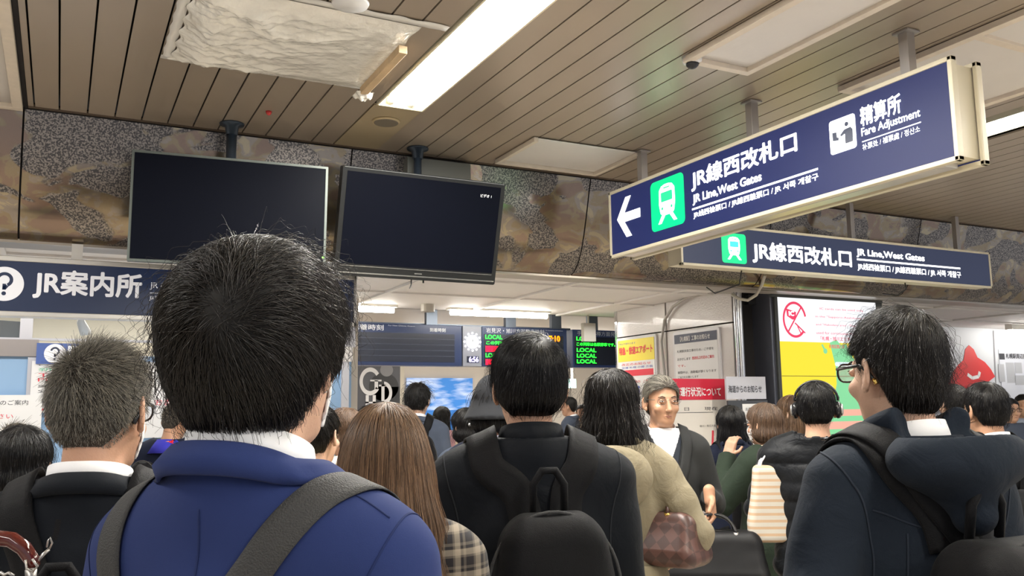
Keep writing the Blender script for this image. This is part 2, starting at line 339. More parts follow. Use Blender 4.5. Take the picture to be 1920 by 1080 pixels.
m = MB(); m.box((2.43, 8.72, IZ), (14, 8.75, IZ + .08)); S(m.build('trim_8', mat('brown_edge', (.3, .25, .2), .5)))
wallc = mat('beige_wall', (.62, .57, .50), .7, var=.04, vscale=1)
m = MB(); m.box((-6, 15.0, 0), (15, 15.15, 2.66)); S(m.build('wall_back', wallc))
m = MB(); m.box((2.42, 8.12, 0), (2.5, 15, 2.85)); S(m.build('wall_passage', wallc))
floor_m = mat('floor_tile', (.58, .52, .44), .35, var=.12, vscale=2)
m = MB(); m.box((-7, -4, -.05), (16, 16.5, 0)); S(m.build('floor', floor_m))
# ticket office front
tw = 8.05
steel = mat('window_steel', (.62, .62, .66), .35, metal=.5)
bluep = mat('blue_panel', (.30, .48, .72), .5, var=.04, vscale=1)
m = MB()
m.box((-6, tw, 0), (-.13, tw + .06, .9)); m.box((-.13, tw, 0), (2.42, tw + .06, .9)); m.box((-6, tw, 2.44), (2.42, tw + .06, IZ)); S(m.build('wall_left', bluep))
m = MB(); m.box((-6, tw + .01, .9), (2.42, tw + .05, 1.98)); S(m.build('wall_left', bluep))
m = MB(); zb = (1.965, 2.10); m.box((-6, tw - .03, zb[0]), (-.17, tw + .06, zb[1])); S(m.build('trim_9', mat('band_steel', (.42, .38, .36), .3, metal=.6, var=.06, vscale=2)))
m = MB(); m.box((.77, tw - .03, zb[0] - .01), (2.42, tw + .06, zb[1] - .005)); S(m.build('trim_10', mat('band_white', (.82, .80, .78), .4)))
m = MB()
for xx in (-.31, .93, 1.62, 2.36, -1.9): m.box((xx, tw - .015, 2.09), (xx + .09, tw + .045, 2.56))
for xx in (-1.9, -.24, 1.42, 2.32): m.box((xx, tw - .02, .9), (xx + .07, tw + .05, 1.96))
m.box((-6, tw - .012, 2.095), (2.42, tw + .045, 2.115)); S(m.build('window_1', steel))
gm = mat('window_glass', (.9, .95, .97), .05, alpha=.07, spec=.5)
m = MB(); m.box((-6, tw + .02, 2.11), (2.42, tw + .026, 2.44)); S(m.build('window_2', gm))
lit = mat('office_wall', (.82, .76, .62), .7)
m = MB(); m.box((-6, 11.2, 0), (2.4, 11.3, 2.85)); S(m.build('wall_office', lit))
m = MB(); m.box((-6, tw + .06, 2.8), (2.42, 11.3, 2.85)); S(m.build('ceiling', mat('office_ceiling', (.8, .76, .66), .8)))
m = MB(); m.box((-6.1, YF, 0), (-6, 16, 3.2)); m.box((-6.1, -4, 0), (-6, YF, 3.2)); S(m.build('wall_far_left', wallc))
# office bits seen through the glass
t = empty('office_light', (.72, 9.6, 2.79)); tag(t, 'slanted bright ceiling lamp inside the ticket office behind the glass', 'ceiling light')
m = MB(); m.box((.62, 9.0, 2.75), (.80, 10.3, 2.79)); m.build('housing', m_('lamp_white', (0, 0, 0)), t)
m = MB(); m.box((.64, 9.02, 2.735), (.78, 10.28, 2.75)); m.build('diffuser', mat('office_lamp', (1, 1, 1), emit=5, ecol=(1, .98, .88)), t)
c = ony(153, 618, 8.9); t = empty('spot_camera', c); tag(t, 'small white bullet camera hanging inside the ticket office window', 'camera')
m = MB(); m.tube([c + A([0, 0, .09]), c + A([.0, 0, .5])], .012, 10); m.build('stem', m_('white_plastic', (0, 0, 0)), t, True)
m = MB(); m.tube([c + A([-.02, .0, .1]), c + A([-.01, 0, .07]), c + A([.035, 0, -.03]), c + A([.04, 0, -.05])], [.02, .036, .05, .04], 18); m.build('body', m_('white_plastic', (0, 0, 0)), t, True)
c = ony(20, 625, 8.7); t = empty('desk_monitor', c); tag(t, 'dark tilted monitor bracket behind the ticket office glass at far left', 'monitor')
m = MB(); m.add([c + A(q) for q in ((-.30, 0, .12), (.14, 0, .10), (.06, 0, -.1), (-.3, 0, -.12), (-.30, .05, .12), (.14, .05, .10), (.06, .05, -.1), (-.3, .05, -.12))], [(0, 3, 2, 1), (4, 5, 6, 7), (0, 1, 5, 4), (1, 2, 6, 5), (2, 3, 7, 6), (3, 0, 4, 7)]); m.build('screen', mat('monitor_dark', (.09, .11, .12), .3), t)
m = MB(); m.tube([c + A([-.25, .06, -.12]), c + A([-.25, .06, -1.2])], .02); m.build('stand', m_('black_plastic', (0, 0, 0)), t)
# notices on the ticket front
paper = m_('paper', (.82, .82, .82), .6); ink = m_('ink_black', (.03, .03, .04), .6); redink = m_('ink_red', (.75, .06, .09), .6); grn = m_('ink_green', (.1, .5, .3), .6); blu = m_('ink_blue', (.1, .15, .5), .6)
P = Pl((0, tw, 0), (1, 0, 0))
def notice(label, x0, z0, x1, z1, lines, y=None, name='notice'):
    global NQ
    NQ = globals().get('NQ', 0) + 1; pl = Pl((0, (y or tw) - .024 - .009 * NQ, 0), (1, 0, 0)); t = empty(name, ((x0 + x1) / 2, (y or tw) - .01, z0)); tag(t, label, 'notice')
    m = MB(); pl.rect(m, x0, z0, x1, z1, 0, .006); m.build('sheet', paper, t)
    w, h = x1 - x0, z1 - z0; m = MB()
    for (tx, a, b, a1, b1, mi) in lines: pl.text(m, tx, x0 + a * w, z0 + b * h, x0 + a1 * w, z0 + b1 * h, .001, .01, mi)
    m.build('print', [ink, redink, grn, blu], t)
a = ony(60, 684, tw); b = ony(150, 763, tw); w = .95
notice('tall white notice with green and red print hanging beside the blue panel', a[0], 1.52, a[0] + .98, 1.93,
       [('ここでは きっぷ', .05, .90, .8, .96, 0), ('新幹線・のりば', .05, .80, .8, .87, 2), ('Ticket Service', .05, .69, .8, .76, 1), ('Please use', .05, .60, .5, .67, 1), ('案内 ・ 払戻', .05, .48, .8, .54, 0), ('定期券売場', .05, .38, .8, .44, 0), ('여행안내', .05, .26, .8, .33, 3), ('旅客服務', .05, .15, .8, .22, 3), ('Information', .05, .04, .8, .1, 1)])
a = ony(283, 745, tw)
notice('white notice with pale red print on the blue ticket front between two heads', a[0] - .05, 1.3, a[0] + .34, 1.79, [('サポート', .3, .82, .95, .93, 1), ('おまたせ', .2, .55, .9, .65, 1), ('しました', .2, .4, .9, .5, 0)])
a = ony(0, 775, tw)
notice('white paper notice at the lower left edge below the blue panel', a[0] - .7, 1.0, a[0] + .29, 1.66, [('おトクなきっぷのご案内', .35, .88, .9, .94, 0), ('ご利用ください', .4, .72, .8, .78, 1), ('ください', .4, .6, .7, .65, 1)])
a = ony(362, 795, tw - .25); t = empty('ticket_machine', (a[0], tw - .2, 0)); tag(t, 'pale ticket machine with yellow label beside the large dark haired head', 'ticket machine')
m = MB(); m.box((a[0] - .16, tw - .5, 0), (a[0] + .5, tw - .01, 1.42)); m.build('cabinet', mat('machine_grey', (.55, .52, .5), .4, metal=.3), t, bevel=.01)
m = MB(); m.box((a[0] - .14, tw - .52, 1.43), (a[0] + .46, tw - .4, 1.72)); m.build('head_panel', paper, t, bevel=.004)
m = MB(); m.box((a[0] - .10, tw - .527, 1.47), (a[0] + .16, tw - .519, 1.53)); m.build('label_strip', m_('yellow', (.9, .72, .02), .5), t)
# ------------------------------------------------------------------ signs
navy = mat('sign_navy_lit', (.01, .014, .05), .45, spec=.25, emit=.17, ecol=(.05, .07, .30))
navyb = mat('sign_navy_lit_dim', (.015, .02, .04), .45, spec=.25, emit=.13, ecol=(.14, .17, .32))
navyd = mat('sign_navy', (.012, .02, .05), .3, emit=.08, ecol=(.05, .08, .2))
wlit = mat('sign_white_lit', (.9, .9, .9), .4, emit=1.5, ecol=(1, 1, 1)); wdim = mat('sign_white', (.75, .75, .78), .4, emit=.18)
glit = mat('sign_green_lit', (.0, .45, .14), .4, emit=.9, ecol=(0, .62, .16)); tealw = mat('train_window', (.02, .4, .4), .4, emit=.8, ecol=(.05, .5, .5))
alu = mat('aluminium', (.66, .64, .6), .35, metal=.55, var=.03); alud = mat('aluminium_shadow', (.45, .44, .43), .4, metal=.6)
cream = mat('sign_cream', (.72, .66, .5), .4)
post_m = mat('post_metal', (.42, .40, .39), .35, metal=.6)
def train(pl, mbs, a, b, w, h, c):
    mg, mw, mt = mbs
    pl.rect(mg, a, b, a + w, b + h, c, .002, 0, r=w * .1); X = lambda f: a + f * w; Y = lambda f: b + f * h
    body = [(X(.30), Y(.32)), (X(.36), Y(.27)), (X(.64), Y(.27)), (X(.70), Y(.32)), (X(.74), Y(.5)), (X(.73), Y(.78)), (X(.66), Y(.86)), (X(.55), Y(.885)), (X(.45), Y(.885)), (X(.34), Y(.86)), (X(.27), Y(.78)), (X(.26), Y(.5))]
    pl.shape(mw, body, c + .002)
    pl.shape(mw, [(X(.33), Y(.27)), (X(.43), Y(.27)), (X(.31), Y(.12)), (X(.22), Y(.12))], c + .002); pl.shape(mw, [(X(.57), Y(.27)), (X(.67), Y(.27)), (X(.78), Y(.12)), (X(.69), Y(.12))], c + .002)
    pl.rect(mt, X(.33), Y(.54), X(.67), Y(.73), c + .004, r=w * .02); pl.rect(mt, X(.41), Y(.8), X(.59), Y(.825), c + .004)
    for q in (.36, .64): pl.disc(mt, X(q), Y(.41), w * .028, c + .004)
def hanger(t, x, y, z0, w=.05, flange=True):
    m = MB(); m.box((x - w / 2, y - w / 2, z0), (x + w / 2, y + w / 2, CZ - .004)); m.build('post', post_m, t, bevel=.002)
    if flange: m = MB(); m.box((x - w * .85, y - w * .85, CZ - .012), (x + w * .85, y + w * .85, CZ - .002)); m.build('flange', post_m, t, bevel=.002)
# sign A: angled, along the slats; the reader sees the -X face; u runs towards the camera (-Y)
def signA():
    X0, X1, Y0, Y1, Z0, Z1 = 3.30, 3.50, 2.335, 4.98, 2.505, 2.965
    t = empty('direction_sign', (3.4, (Y0 + Y1) / 2, Z0)); tag(t, 'large angled navy overhead sign with arrow, green train square and fare adjustment symbol', 'sign')
    pl = Pl((X0, Y1, 0), (0, -1, 0)); Wd = Y1 - Y0; fr = .022
    for xx, nm in ((X0, 0), (X1 - .035, 1)):
        m = MB(); m.box((xx, Y0, Z0), (xx + .035, Y1, Z0 + fr)); m.box((xx, Y0, Z1 - fr), (xx + .035, Y1, Z1)); m.box((xx, Y0, Z0), (xx + .035, Y0 + fr, Z1)); m.box((xx, Y1 - fr, Z0), (xx + .035, Y1, Z1)); m.build('frame', cream, t, bevel=.004)
    m = MB(); m.box((X0 + .02, Y0 + .03, Z0 + .03), (X1 - .02, Y1 - .03, Z1 - .02)); m.build('box_body', cream, t)
    m = MB(); m.box((X0 + .05, Y0 + .1, Z0 + .002), (X0 + .13, Y1 - .1, Z0 + .035)); m.build('light_rail', alu, t, bevel=.004)
    for xx in (X0 + .006, X1 - .012): m = MB(); m.box((xx, Y0 + fr, Z0 + fr), (xx + .006, Y1 - fr, Z1 - fr)); m.build('face_panel', navy, t)
    c = .003; pl.o = A([X0 + .006, Y1, 0])
    mg, mw, mt = MB(), MB(), MB()
    U = lambda y: Y1 - y
    train(pl, (mg, mw, mt), U(4.497), 2.595, .335, .318, c)
    # arrow
    m = mw; L_ = lambda a0, b0, a1, b1, w: pl.line(m, a0, b0, a1, b1, w, c)
    m = MB(); ax, ay = U(4.885), 2.755
    pl.shape(m, [(ax, ay), (ax + .105, ay + .135), (ax + .165, ay + .135), (ax + .085, ay + .03), (ax + .265, ay + .03), (ax + .265, ay - .03), (ax + .085, ay - .03), (ax + .165, ay - .135), (ax + .105, ay - .135)], c)
    m.build('arrow_symbol', wlit, t)
    mg.build('train_square', glit, t); mw.build('train_symbol', wlit, t); mt.build('train_window', mat('train_green', (0, .4, .16), .4, emit=.75, ecol=(.03, .55, .22)), t)
    m = MB()
    pl.text(m, 'JR線西改札口', U(4.085), 2.770, U(3.235), 2.895, c, .035)
    pl.text(m, 'JR Line,West Gates', U(4.08), 2.683, U(3.50), 2.745, c, .04)
    pl.rect(m, U(4.09), 2.656, U(3.105), 2.666, c)
    pl.text(m, 'JR线西检票口 / JR線西驗票口 / JR 서쪽 개찰구', U(4.08), 2.60, U(3.105), 2.642, c, .025)
    pl.text(m, '精算所', U(2.825), 2.795, U(2.60), 2.885, c, .03)
    pl.text(m, 'Fare Adjustment', U(2.825), 2.735, U(2.505), 2.785, c, .02)
    pl.rect(m, U(2.825), 2.718, U(2.505), 2.722, c)
    pl.text(m, '补票处 / 補票處 / 정산소', U(2.825), 2.678, U(2.512), 2.708, c, .01)
    m.build('lettering', wlit, t)
    m = MB(); a0, b0 = U(3.016), 2.705; w = .158; h = .168; pl.rect(m, a0, b0, a0 + w, b0 + h, c, r=.015); m.build('fare_square', wlit, t)
    m = MB(); q = lambda f: a0 + f * w; z = lambda f: b0 + f * h
    pl.disc(m, q(.68), z(.76), .011, c + .002); pl.shape(m, [(q(.6), z(.2)), (q(.88), z(.2)), (q(.9), z(.55)), (q(.82), z(.64)), (q(.58), z(.62)), (q(.42), z(.5)), (q(.45), z(.45)), (q(.6), z(.5))], c + .002)
    pl.shape(m, [(q(.12), z(.4)), (q(.34), z(.36)), (q(.36), z(.44)), (q(.28), z(.47)), (q(.28), z(.62)), (q(.12), z(.64))], c + .002); m.build('fare_symbol', navyd, t)
    for y in (2.62, 3.65, 4.71): hanger(t, 3.4, y, Z1 - .01)
signA()
def signB():
    Y, X0, X1, Z0, Z1 = 5.15, 4.04, 7.60, 2.535, 2.87
    t = empty('direction_sign', ((X0 + X1) / 2, Y + .08, Z0)); tag(t, 'straight navy overhead sign with green train square hanging behind the angled sign', 'sign')
    pl = Pl((0, Y + .006, 0), (1, 0, 0)); fr = .02
    m = MB(); m.box((X0, Y, Z0), (X1, Y + .03, Z0 + fr)); m.box((X0, Y, Z1 - fr), (X1, Y + .03, Z1)); m.box((X0, Y, Z0), (X0 + fr, Y + .03, Z1)); m.box((X1 - fr, Y, Z0), (X1, Y + .03, Z1)); m.build('frame', cream, t, bevel=.003)
    m = MB(); m.box((X0 + .01, Y + .02, Z0 + .01), (X1 - .01, Y + .17, Z1 - .01)); m.build('box_body', cream, t)
    m = MB(); m.box((X0 + fr, Y + .006, Z0 + fr), (X1 - fr, Y + .02, Z1 - fr)); m.build('face_panel', navyb, t)
    mg, mw, mt = MB(), MB(), MB(); c = .003; train(pl, (mg, mw, mt), 4.43, 2.578, .24, .232, c)
    mg.build('train_square', glit, t); mw.build('train_symbol', wlit, t); mt.build('train_window', tealw, t)
    m = MB(); pl.text(m, 'JR線西改札口', 4.735, 2.60, 5.80, 2.765, c, .035); pl.text(m, 'JR Line,West Gates', 5.87, 2.715, 6.70, 2.785, c, .04)
    pl.rect(m, 5.87, 2.688, 7.17, 2.702, c); pl.text(m, 'JR线西检票口 / JR線西驗票口 / JR 서쪽 개찰구', 5.87, 2.60, 7.17, 2.665, c, .025); m.build('lettering', wlit, t)
    for x in (4.72, 5.92, 7.27): hanger(t, x, Y + .09, Z1 - .01, .045, False)
    m = MB(); 
    m.tube([(4.70, Y + .1, Z0 + .01), (4.69, Y + .12, 2.44), (4.68, Y + .4, 2.40), (4.72, Y + .55, 2.47)], .006, 8); m.build('cable', m_('black_plastic', (0, 0, 0)), t, True)
    m = MB(); m.tube([(6.55, Y + .1, Z0 + .01), (6.56, Y + .1, 2.49), (6.52, Y + .16, 2.44), (6.50, Y + .3, 2.47)], .006, 8); m.build('cable', m_('black_plastic', (0, 0, 0)), t, True)
signB()
def qmark(pl, a, b, r, c, mdisc, mq):
    pl.disc(mdisc, a, b, r, c, .003, n=48)
    pl.ring(mq, a, b + r * .24, r * .26, r * .44, c + .002, -62, 172, n=30); pl.line(mq, a - r * .0, b - r * .34, a - r * .0, b + .0 * r, r * .17, c + .002)
    pl.shape(mq, [(a + r * .10, b - r * .06), (a + r * .22, b + r * -.14), (a + r * .085, b - r * .34), (a - r * .085, b - r * .34), (a - r * .085, b - r * .16)], c + .002); pl.disc(mq, a, b - r * .56, r * .115, c + .002)
def signL():
    Y = 5.72; X0, X1 = -1.55, 1.75; a = ony(0, 590, Y); Z0, Z1 = 2.06, 2.405
    t = empty('office_sign', ((X0 + X1) / 2, Y + .05, Z0)); tag(t, 'long navy sign with question mark disc over the ticket office windows', 'sign')
    pl = Pl((0, Y, 0), (1, 0, 0))
    m = MB(); m.box((X0, Y, Z0), (X1, Y + .12, Z0 + .028)); m.box((X0, Y, Z1 - .03), (X1, Y + .12, Z1)); m.box((X0, Y, Z0), (X0 + .02, Y + .12, Z1)); m.box((X1 - .02, Y, Z0), (X1, Y + .12, Z1)); m.build('frame', alu, t, bevel=.004)
    m = MB(); m.box((X0 + .01, Y + .008, Z0 + .02), (X1 - .01, Y + .11, Z1 - .02)); m.build('face_panel', navyd, t)
    md, mq = MB(), MB(); pl.o = A([0, Y + .004, 0]); a = ony(8, 533, Y); k = FPX and 1
    qmark(pl, a[0], a[2] + .003, .098, .003, md, mq); md.build('disc', wdim, t); mq.build('question_mark', navyd, t)
    m = MB(); j0, j1 = ony(62, 556, Y), ony(266, 515, Y); pl.text(m, 'JR案内所', j0[0], j0[2] - .004, j1[0], j1[2] - .0, .003, .04)
    c0, c1 = ony(281, 543, Y), ony(310, 526, Y); pl.text(m, 'JR Customer', c0[0], c0[2], None, c0[2] + .045, .003, .015)
    pl.rect(m, c0[0], c0[2] - .022, c0[0] + .55, c0[2] - .018, .003); pl.text(m, 'JR旅客', c0[0], c0[2] - .068, None, c0[2] - .035, .003, .012); m.build('lettering', wdim, t)
    for px in (145,): x = ony(px, 470, Y)[0]; m = MB(); m.box((x - .03, Y + .02, Z1 - .01), (x + .03, Y + .07, 2.5)); m.build('hanger', alu, t)
    m = MB(); m.box((1.2, Y + .02, Z1 - .01), (1.26, Y + .07, 2.5)); m.build('hanger', alu, t)
signL()
def signS():
    y = tw - .05; a, b = ony(67, 682, y), ony(231, 646, y); X0, X1, Z0, Z1 = a[0], b[0] + .0, a[2] + .0, b[2] + .0
    t = empty('office_sign', ((X0 + X1) / 2, y, Z0)); tag(t, 'small blue sign with question mark disc on the ticket office band', 'sign'); pl = Pl((0, y, 0), (1, 0, 0))
    m = MB(); m.box((X0, y, Z0), (X1, y + .04, Z1)); m.build('face_panel', mat('sign_blue', (.05, .09, .27), .4, emit=.3, ecol=(.05, .09, .25)), t)
    md, mq = MB(), MB(); c = ony(103, 663, y); qmark(pl, c[0], c[2], .078, .002, md, mq); md.build('disc', wdim, t); mq.build('question_mark', navyd, t)
    j0, j1 = ony(126, 662, y), ony(190, 648, y); m = MB(); pl.text(m, 'JR案内所', j0[0], j0[2] - .002, j1[0], j1[2], .002, .05); pl.text(m, 'JR Customer', j0[0], j0[2] - .042, j1[0] - .02, j0[2] - .012, .002, .02); pl.text(m, 'JR旅客', j0[0], j0[2] - .075, j0[0] + .15, j0[2] - .052, .002, .02)
    m.build('lettering', wlit, t)
signS()
# ------------------------------------------------------------------ televisions
def rotm(yaw=0, tilt=0, roll=0):
    r = A([cos(yaw), sin(yaw), 0]); n = A([sin(yaw), -cos(yaw), 0]); n2 = n * cos(tilt) - A([0, 0, 1]) * sin(tilt); u = np.cross(n2, r)
    if u[2] < 0: u = -u
    return r * cos(roll) + u * sin(roll), u * cos(roll) - r * sin(roll), n2
def tv(name_label, c, w, h, yaw, tilt, roll, px, py, kind):
    r, u, n = rotm(yaw, tilt, roll); c = A(c, dtype=float)
    t = empty('television', c); tag(t, name_label, 'television'); pl = Pl(c, r, u); pl.n = n
    bez = m_('tv_bezel', (.012, .013, .013), .3, spec=.5); grey = m_('tv_edge', (.13, .15, .135), .35, metal=.3)
    scr = m_('tv_screen', (.004, .005, .010), .42, spec=.06)
    m = MB(); pl.rect(m, -w / 2, -h / 2, w / 2, h / 2, 0, .07, r=.012 if kind else .004); m.build('casing', grey if not kind else bez, t)
    f = .014 if not kind else .028; bt = f if not kind else .075
    m = MB(); pl.rect(m, -w / 2 + f, -h / 2 + bt, w / 2 - f, h / 2 - f, .002, .003); m.build('screen', scr, t)
    if kind:
        m = MB(); pl.rect(m, -w / 2 + .01, -h / 2 + .018, w / 2 - .01, -h / 2 + .026, .004, .004); pl.rect(m, -w / 2 + .03, -h / 2 + .062, w / 2 - .03, -h / 2 + .066, .004, .004); pl.rect(m, -w / 2 + .01, h / 2 - .008, w / 2 - .01, h / 2 - .004, .004, .004); m.build('bezel_strip', m_('tv_silver', (.35, .36, .35), .25, metal=.8), t)
        m = MB(); pl.text(m, 'ビデオ 1', w / 2 - .165, h / 2 - .10, w / 2 - .09, h / 2 - .08, .004, .02); m.build('caption', mat('caption_glow', (.7, .7, .7), emit=.5), t)
        m = MB(); pl.rect(m, -.025, -h / 2 + .036, .025, -h / 2 + .044, .004, .003); m.build('badge', m_('tv_silver', (0, 0, 0)), t)
        m = MB(); q = pl.p(-.03, -h / 2, -.03); m.tube([q, q + A([0, 0, -.03]), q + A([-.01, 0, -.06])], .004, 8); m.build('cable', bez, t); m = MB(); q = pl.p(.05, -h / 2, -.03); m.tube([q, q + A([0, 0, -.02])], .006, 8); m.build('cable', bez, t)
    else:
        m = MB(); pl.disc(m, w / 2 - .016, -h / 2 + .075, .006, .003); m.build('power_led', mat('led_green', (.2, 1, .1), emit=3, ecol=(.25, 1, .1)), t)
    p0 = onz(px, py, CZ); m = MB(); b = pl.p(0, h * .1, -.12); m.box((p0[0] - .12, p0[1] - .01, c[2] - .2), (p0[0] + .12, p0[1] + .03, c[2] + .15)); m.build('bracket', bez, t)
    m = MB(); m.tube([(p0[0], p0[1], CZ), (p0[0], p0[1], c[2] - .1)], .03 if not kind else .026, 18); m.build('pole', m_('pole_blue', (.05, .07, .1), .3, metal=.5), t, True)
    m = MB(); m.tube([(p0[0], p0[1], CZ - .001), (p0[0], p0[1], CZ - .01), (p0[0], p0[1], CZ - .02), (p0[0], p0[1], CZ - .07)], [.072, .07, .04, .034], 24); m.build('flange', m_('pole_blue', (0, 0, 0)), t, True)
tv('left wall-sized flat black television with slim grey edge on a ceiling pole', (.822, 5.101, 2.633), 1.073, .617, -.104, .059, -.006, 435, 232, 0)
tv('right black television with silver strip and caption, tilted down from the ceiling', (1.962, 5.051, 2.623), 1.062, .658, -.025, .271, -.009, 783, 278, 1)
# ------------------------------------------------------------------ column, cabinet, far right
CX = 5.5; colw = mat('column_panel', (.66, .62, .60), .3, bump=.25, bscale=60, var=.03, coat=.2)
m = MB(); m.box((CX + .02, 6.26, 0), (6.9, 8.2, IZ)); S(m.build('wall_column', dark))
m = MB(); y1 = onx(1152, 640, CX)[1]; ym = onx(1250, 640, CX)[1]; ye = 6.30; z1 = onx(1200, 628, CX)[2]
for (ya, yb) in ((ye, ym - .012), (ym + .012, 8.2)):
    for (za, zb_) in ((0, z1 - .006), (z1 + .006, IZ)): m.box((CX, ya, za), (CX + .03, yb, zb_))
S(m.build('wall_column', colw, bevel=.003))
m = MB()
for ya in (6.20, 6.255): m.tube([(CX + .01, ya, 0), (CX + .01, ya, IZ)], .022, 16)
m.box((CX - .01, 8.19, 0), (CX + .05, 8.23, IZ)); S(m.build('trim_11', m_('chrome_strip', (.7, .7, .72), .2, metal=.9), smooth=False))
m = MB(); q = [onx(1248, 760, CX - .03), onx(1246, 700, CX - .03), onx(1240, 640, CX - .03), onx(1246, 600, CX - .03), onx(1262, 575, CX - .04), onx(1290, 556, CX - .05), onx(1330, 548, CX - .06), onx(1372, 548, CX - .1)]
tag(m.tube(q, .014, 10).build('conduit', mat('conduit_grey', (.42, .40, .37), .4, metal=.2), None, True), 'bent grey conduit running down the white column between the two posters', 'conduit')
m = MB(); q = [ony(1372, 552, 5.9), ony(1385, 560, 5.85), ony(1402, 563, 5.8), ony(1418, 553, 5.75), ony(1428, 535, 5.7), ony(1434, 517, 5.5)]
tag(m.tube(q, .014, 10).build('conduit', K.get('x') or mat('conduit_pale', (.5, .47, .4), .4), None, True), 'pale flexible conduit looping from the fascia to the grey display cabinet', 'conduit')
# posters on column; face -X, u runs towards -Y
def colposter(label, pxl, pxr, ptop, pbot, draw):
    a, b = onx(pxl, ptop, CX), onx(pxr, ptop, CX); pl = Pl((CX - .022, a[1], 0), (0, -1, 0)); w = a[1] - b[1]; zt = onx(pxl, ptop, CX)[2]; zb_ = onx(pxl, pbot, CX)[2]
    t = empty('poster', (CX - .01, (a[1] + b[1]) / 2, zb_)); tag(t, label, 'poster')
    m = MB(); f = .03; pl.rect(m, -f, zb_ - f, w + f, zt + f, .0, .02, r=.03); m.build('frame', m_('frame_white', (.7, .69, .7), .3), t)
    m = MB(); pl.rect(m, 0, zb_, w, zt, .003); m.build('sheet', paper, t); draw(pl, w, zb_, zt, t)
def d1(pl, w, z0, z1, t):
    h = z1 - z0; m = MB(); pl.rect(m, 0, z1 - .25 * h, w, z1, .005); m.build('header', m_('yellow2', (.9, .75, .1), .5), t)
    m = MB(); pl.text(m, '特急・快速エアポート', .04 * w, z1 - .17 * h, .96 * w, z1 - .08 * h, .008, .04); pl.rect(m, .04 * w, z1 - .42 * h, w * .96, z1 - .35 * h, .005); pl.text(m, '改正のお知らせ', .1 * w, z1 - .30 * h, .9 * w, z1 - .27 * h, .006)
    for k in range(3): pl.text(m, 'ご案内', (.08 + .3 * k) * w, z1 - .5 * h, (.3 + .3 * k) * w, z1 - .47 * h, .006); 
    pl.text(m, '乗車ください', .1 * w, z1 - .80 * h, .8 * w, z1 - .77 * h, .006); m.build('print', redink, t)
    m = MB(); 
    for k in range(3):
        for j in range(2): pl.disc(m, (.2 + .3 * k + .06 * j) * w, z1 - .55 * h, .015, .006); pl.rect(m, (.185 + .3 * k + .06 * j) * w, z1 - .64 * h, (.215 + .3 * k + .06 * j) * w, z1 - .57 * h, .006)
    pl.text(m, '3月より変わります', .03 * w, z1 - .055 * h, .5 * w, z1 - .03 * h, .006); pl.text(m, '空港 札幌 小樽 方面', .1 * w, z1 - .335 * h, .95 * w, z1 - .31 * h, .006); m.build('print', blu, t)
def d2(pl, w, z0, z1, t):
    h = z1 - z0; m = MB(); pl.rect(m, 0, z1 - .12 * h, w, z1, .005); m.build('header', m_('slate', (.08, .09, .14), .5), t)
    m = MB(); pl.text(m, '【札幌駅】工事のお知らせ', .15 * w, z1 - .095 * h, .85 * w, z1 - .03 * h, .007, .02); m.build('print', paper, t)
    m = MB(); pl.text(m, '札幌駅改良工事のため、ご不便を', .06 * w, z1 - .24 * h, .92 * w, z1 - .205 * h, .006); pl.text(m, 'おかけします', .06 * w, z1 - .345 * h, .38 * w, z1 - .31 * h, .006); pl.text(m, '期間中は、通路幅が狭くなります', .06 * w, z1 - .52 * h, .96 * w, z1 - .485 * h, .006); pl.text(m, 'ご協力をお願いします', .06 * w, z1 - .58 * h, .55 * w, z1 - .55 * h, .006); m.build('print', ink, t)
    m = MB(); pl.text(m, '西改札口付近のご案内', .42 * w, z1 - .345 * h, .92 * w, z1 - .305 * h, .006, .02); pl.text(m, 'です。', .06 * w, z1 - .43 * h, .25 * w, z1 - .40 * h, .006); m.build('print', redink, t)
    m = MB(); pl.rect(m, .05 * w, z1 - .78 * h, .92 * w, z1 - .64 * h, .005); m.build('map', m_('mapgrey', (.4, .4, .42), .5), t)
colposter('yellow headed timetable poster in a white frame on the white column', 1162, 1230, 640, 800, d1)
colposter('white construction notice with dark header in a frame on the column', 1268, 1348, 629, 770, d2)
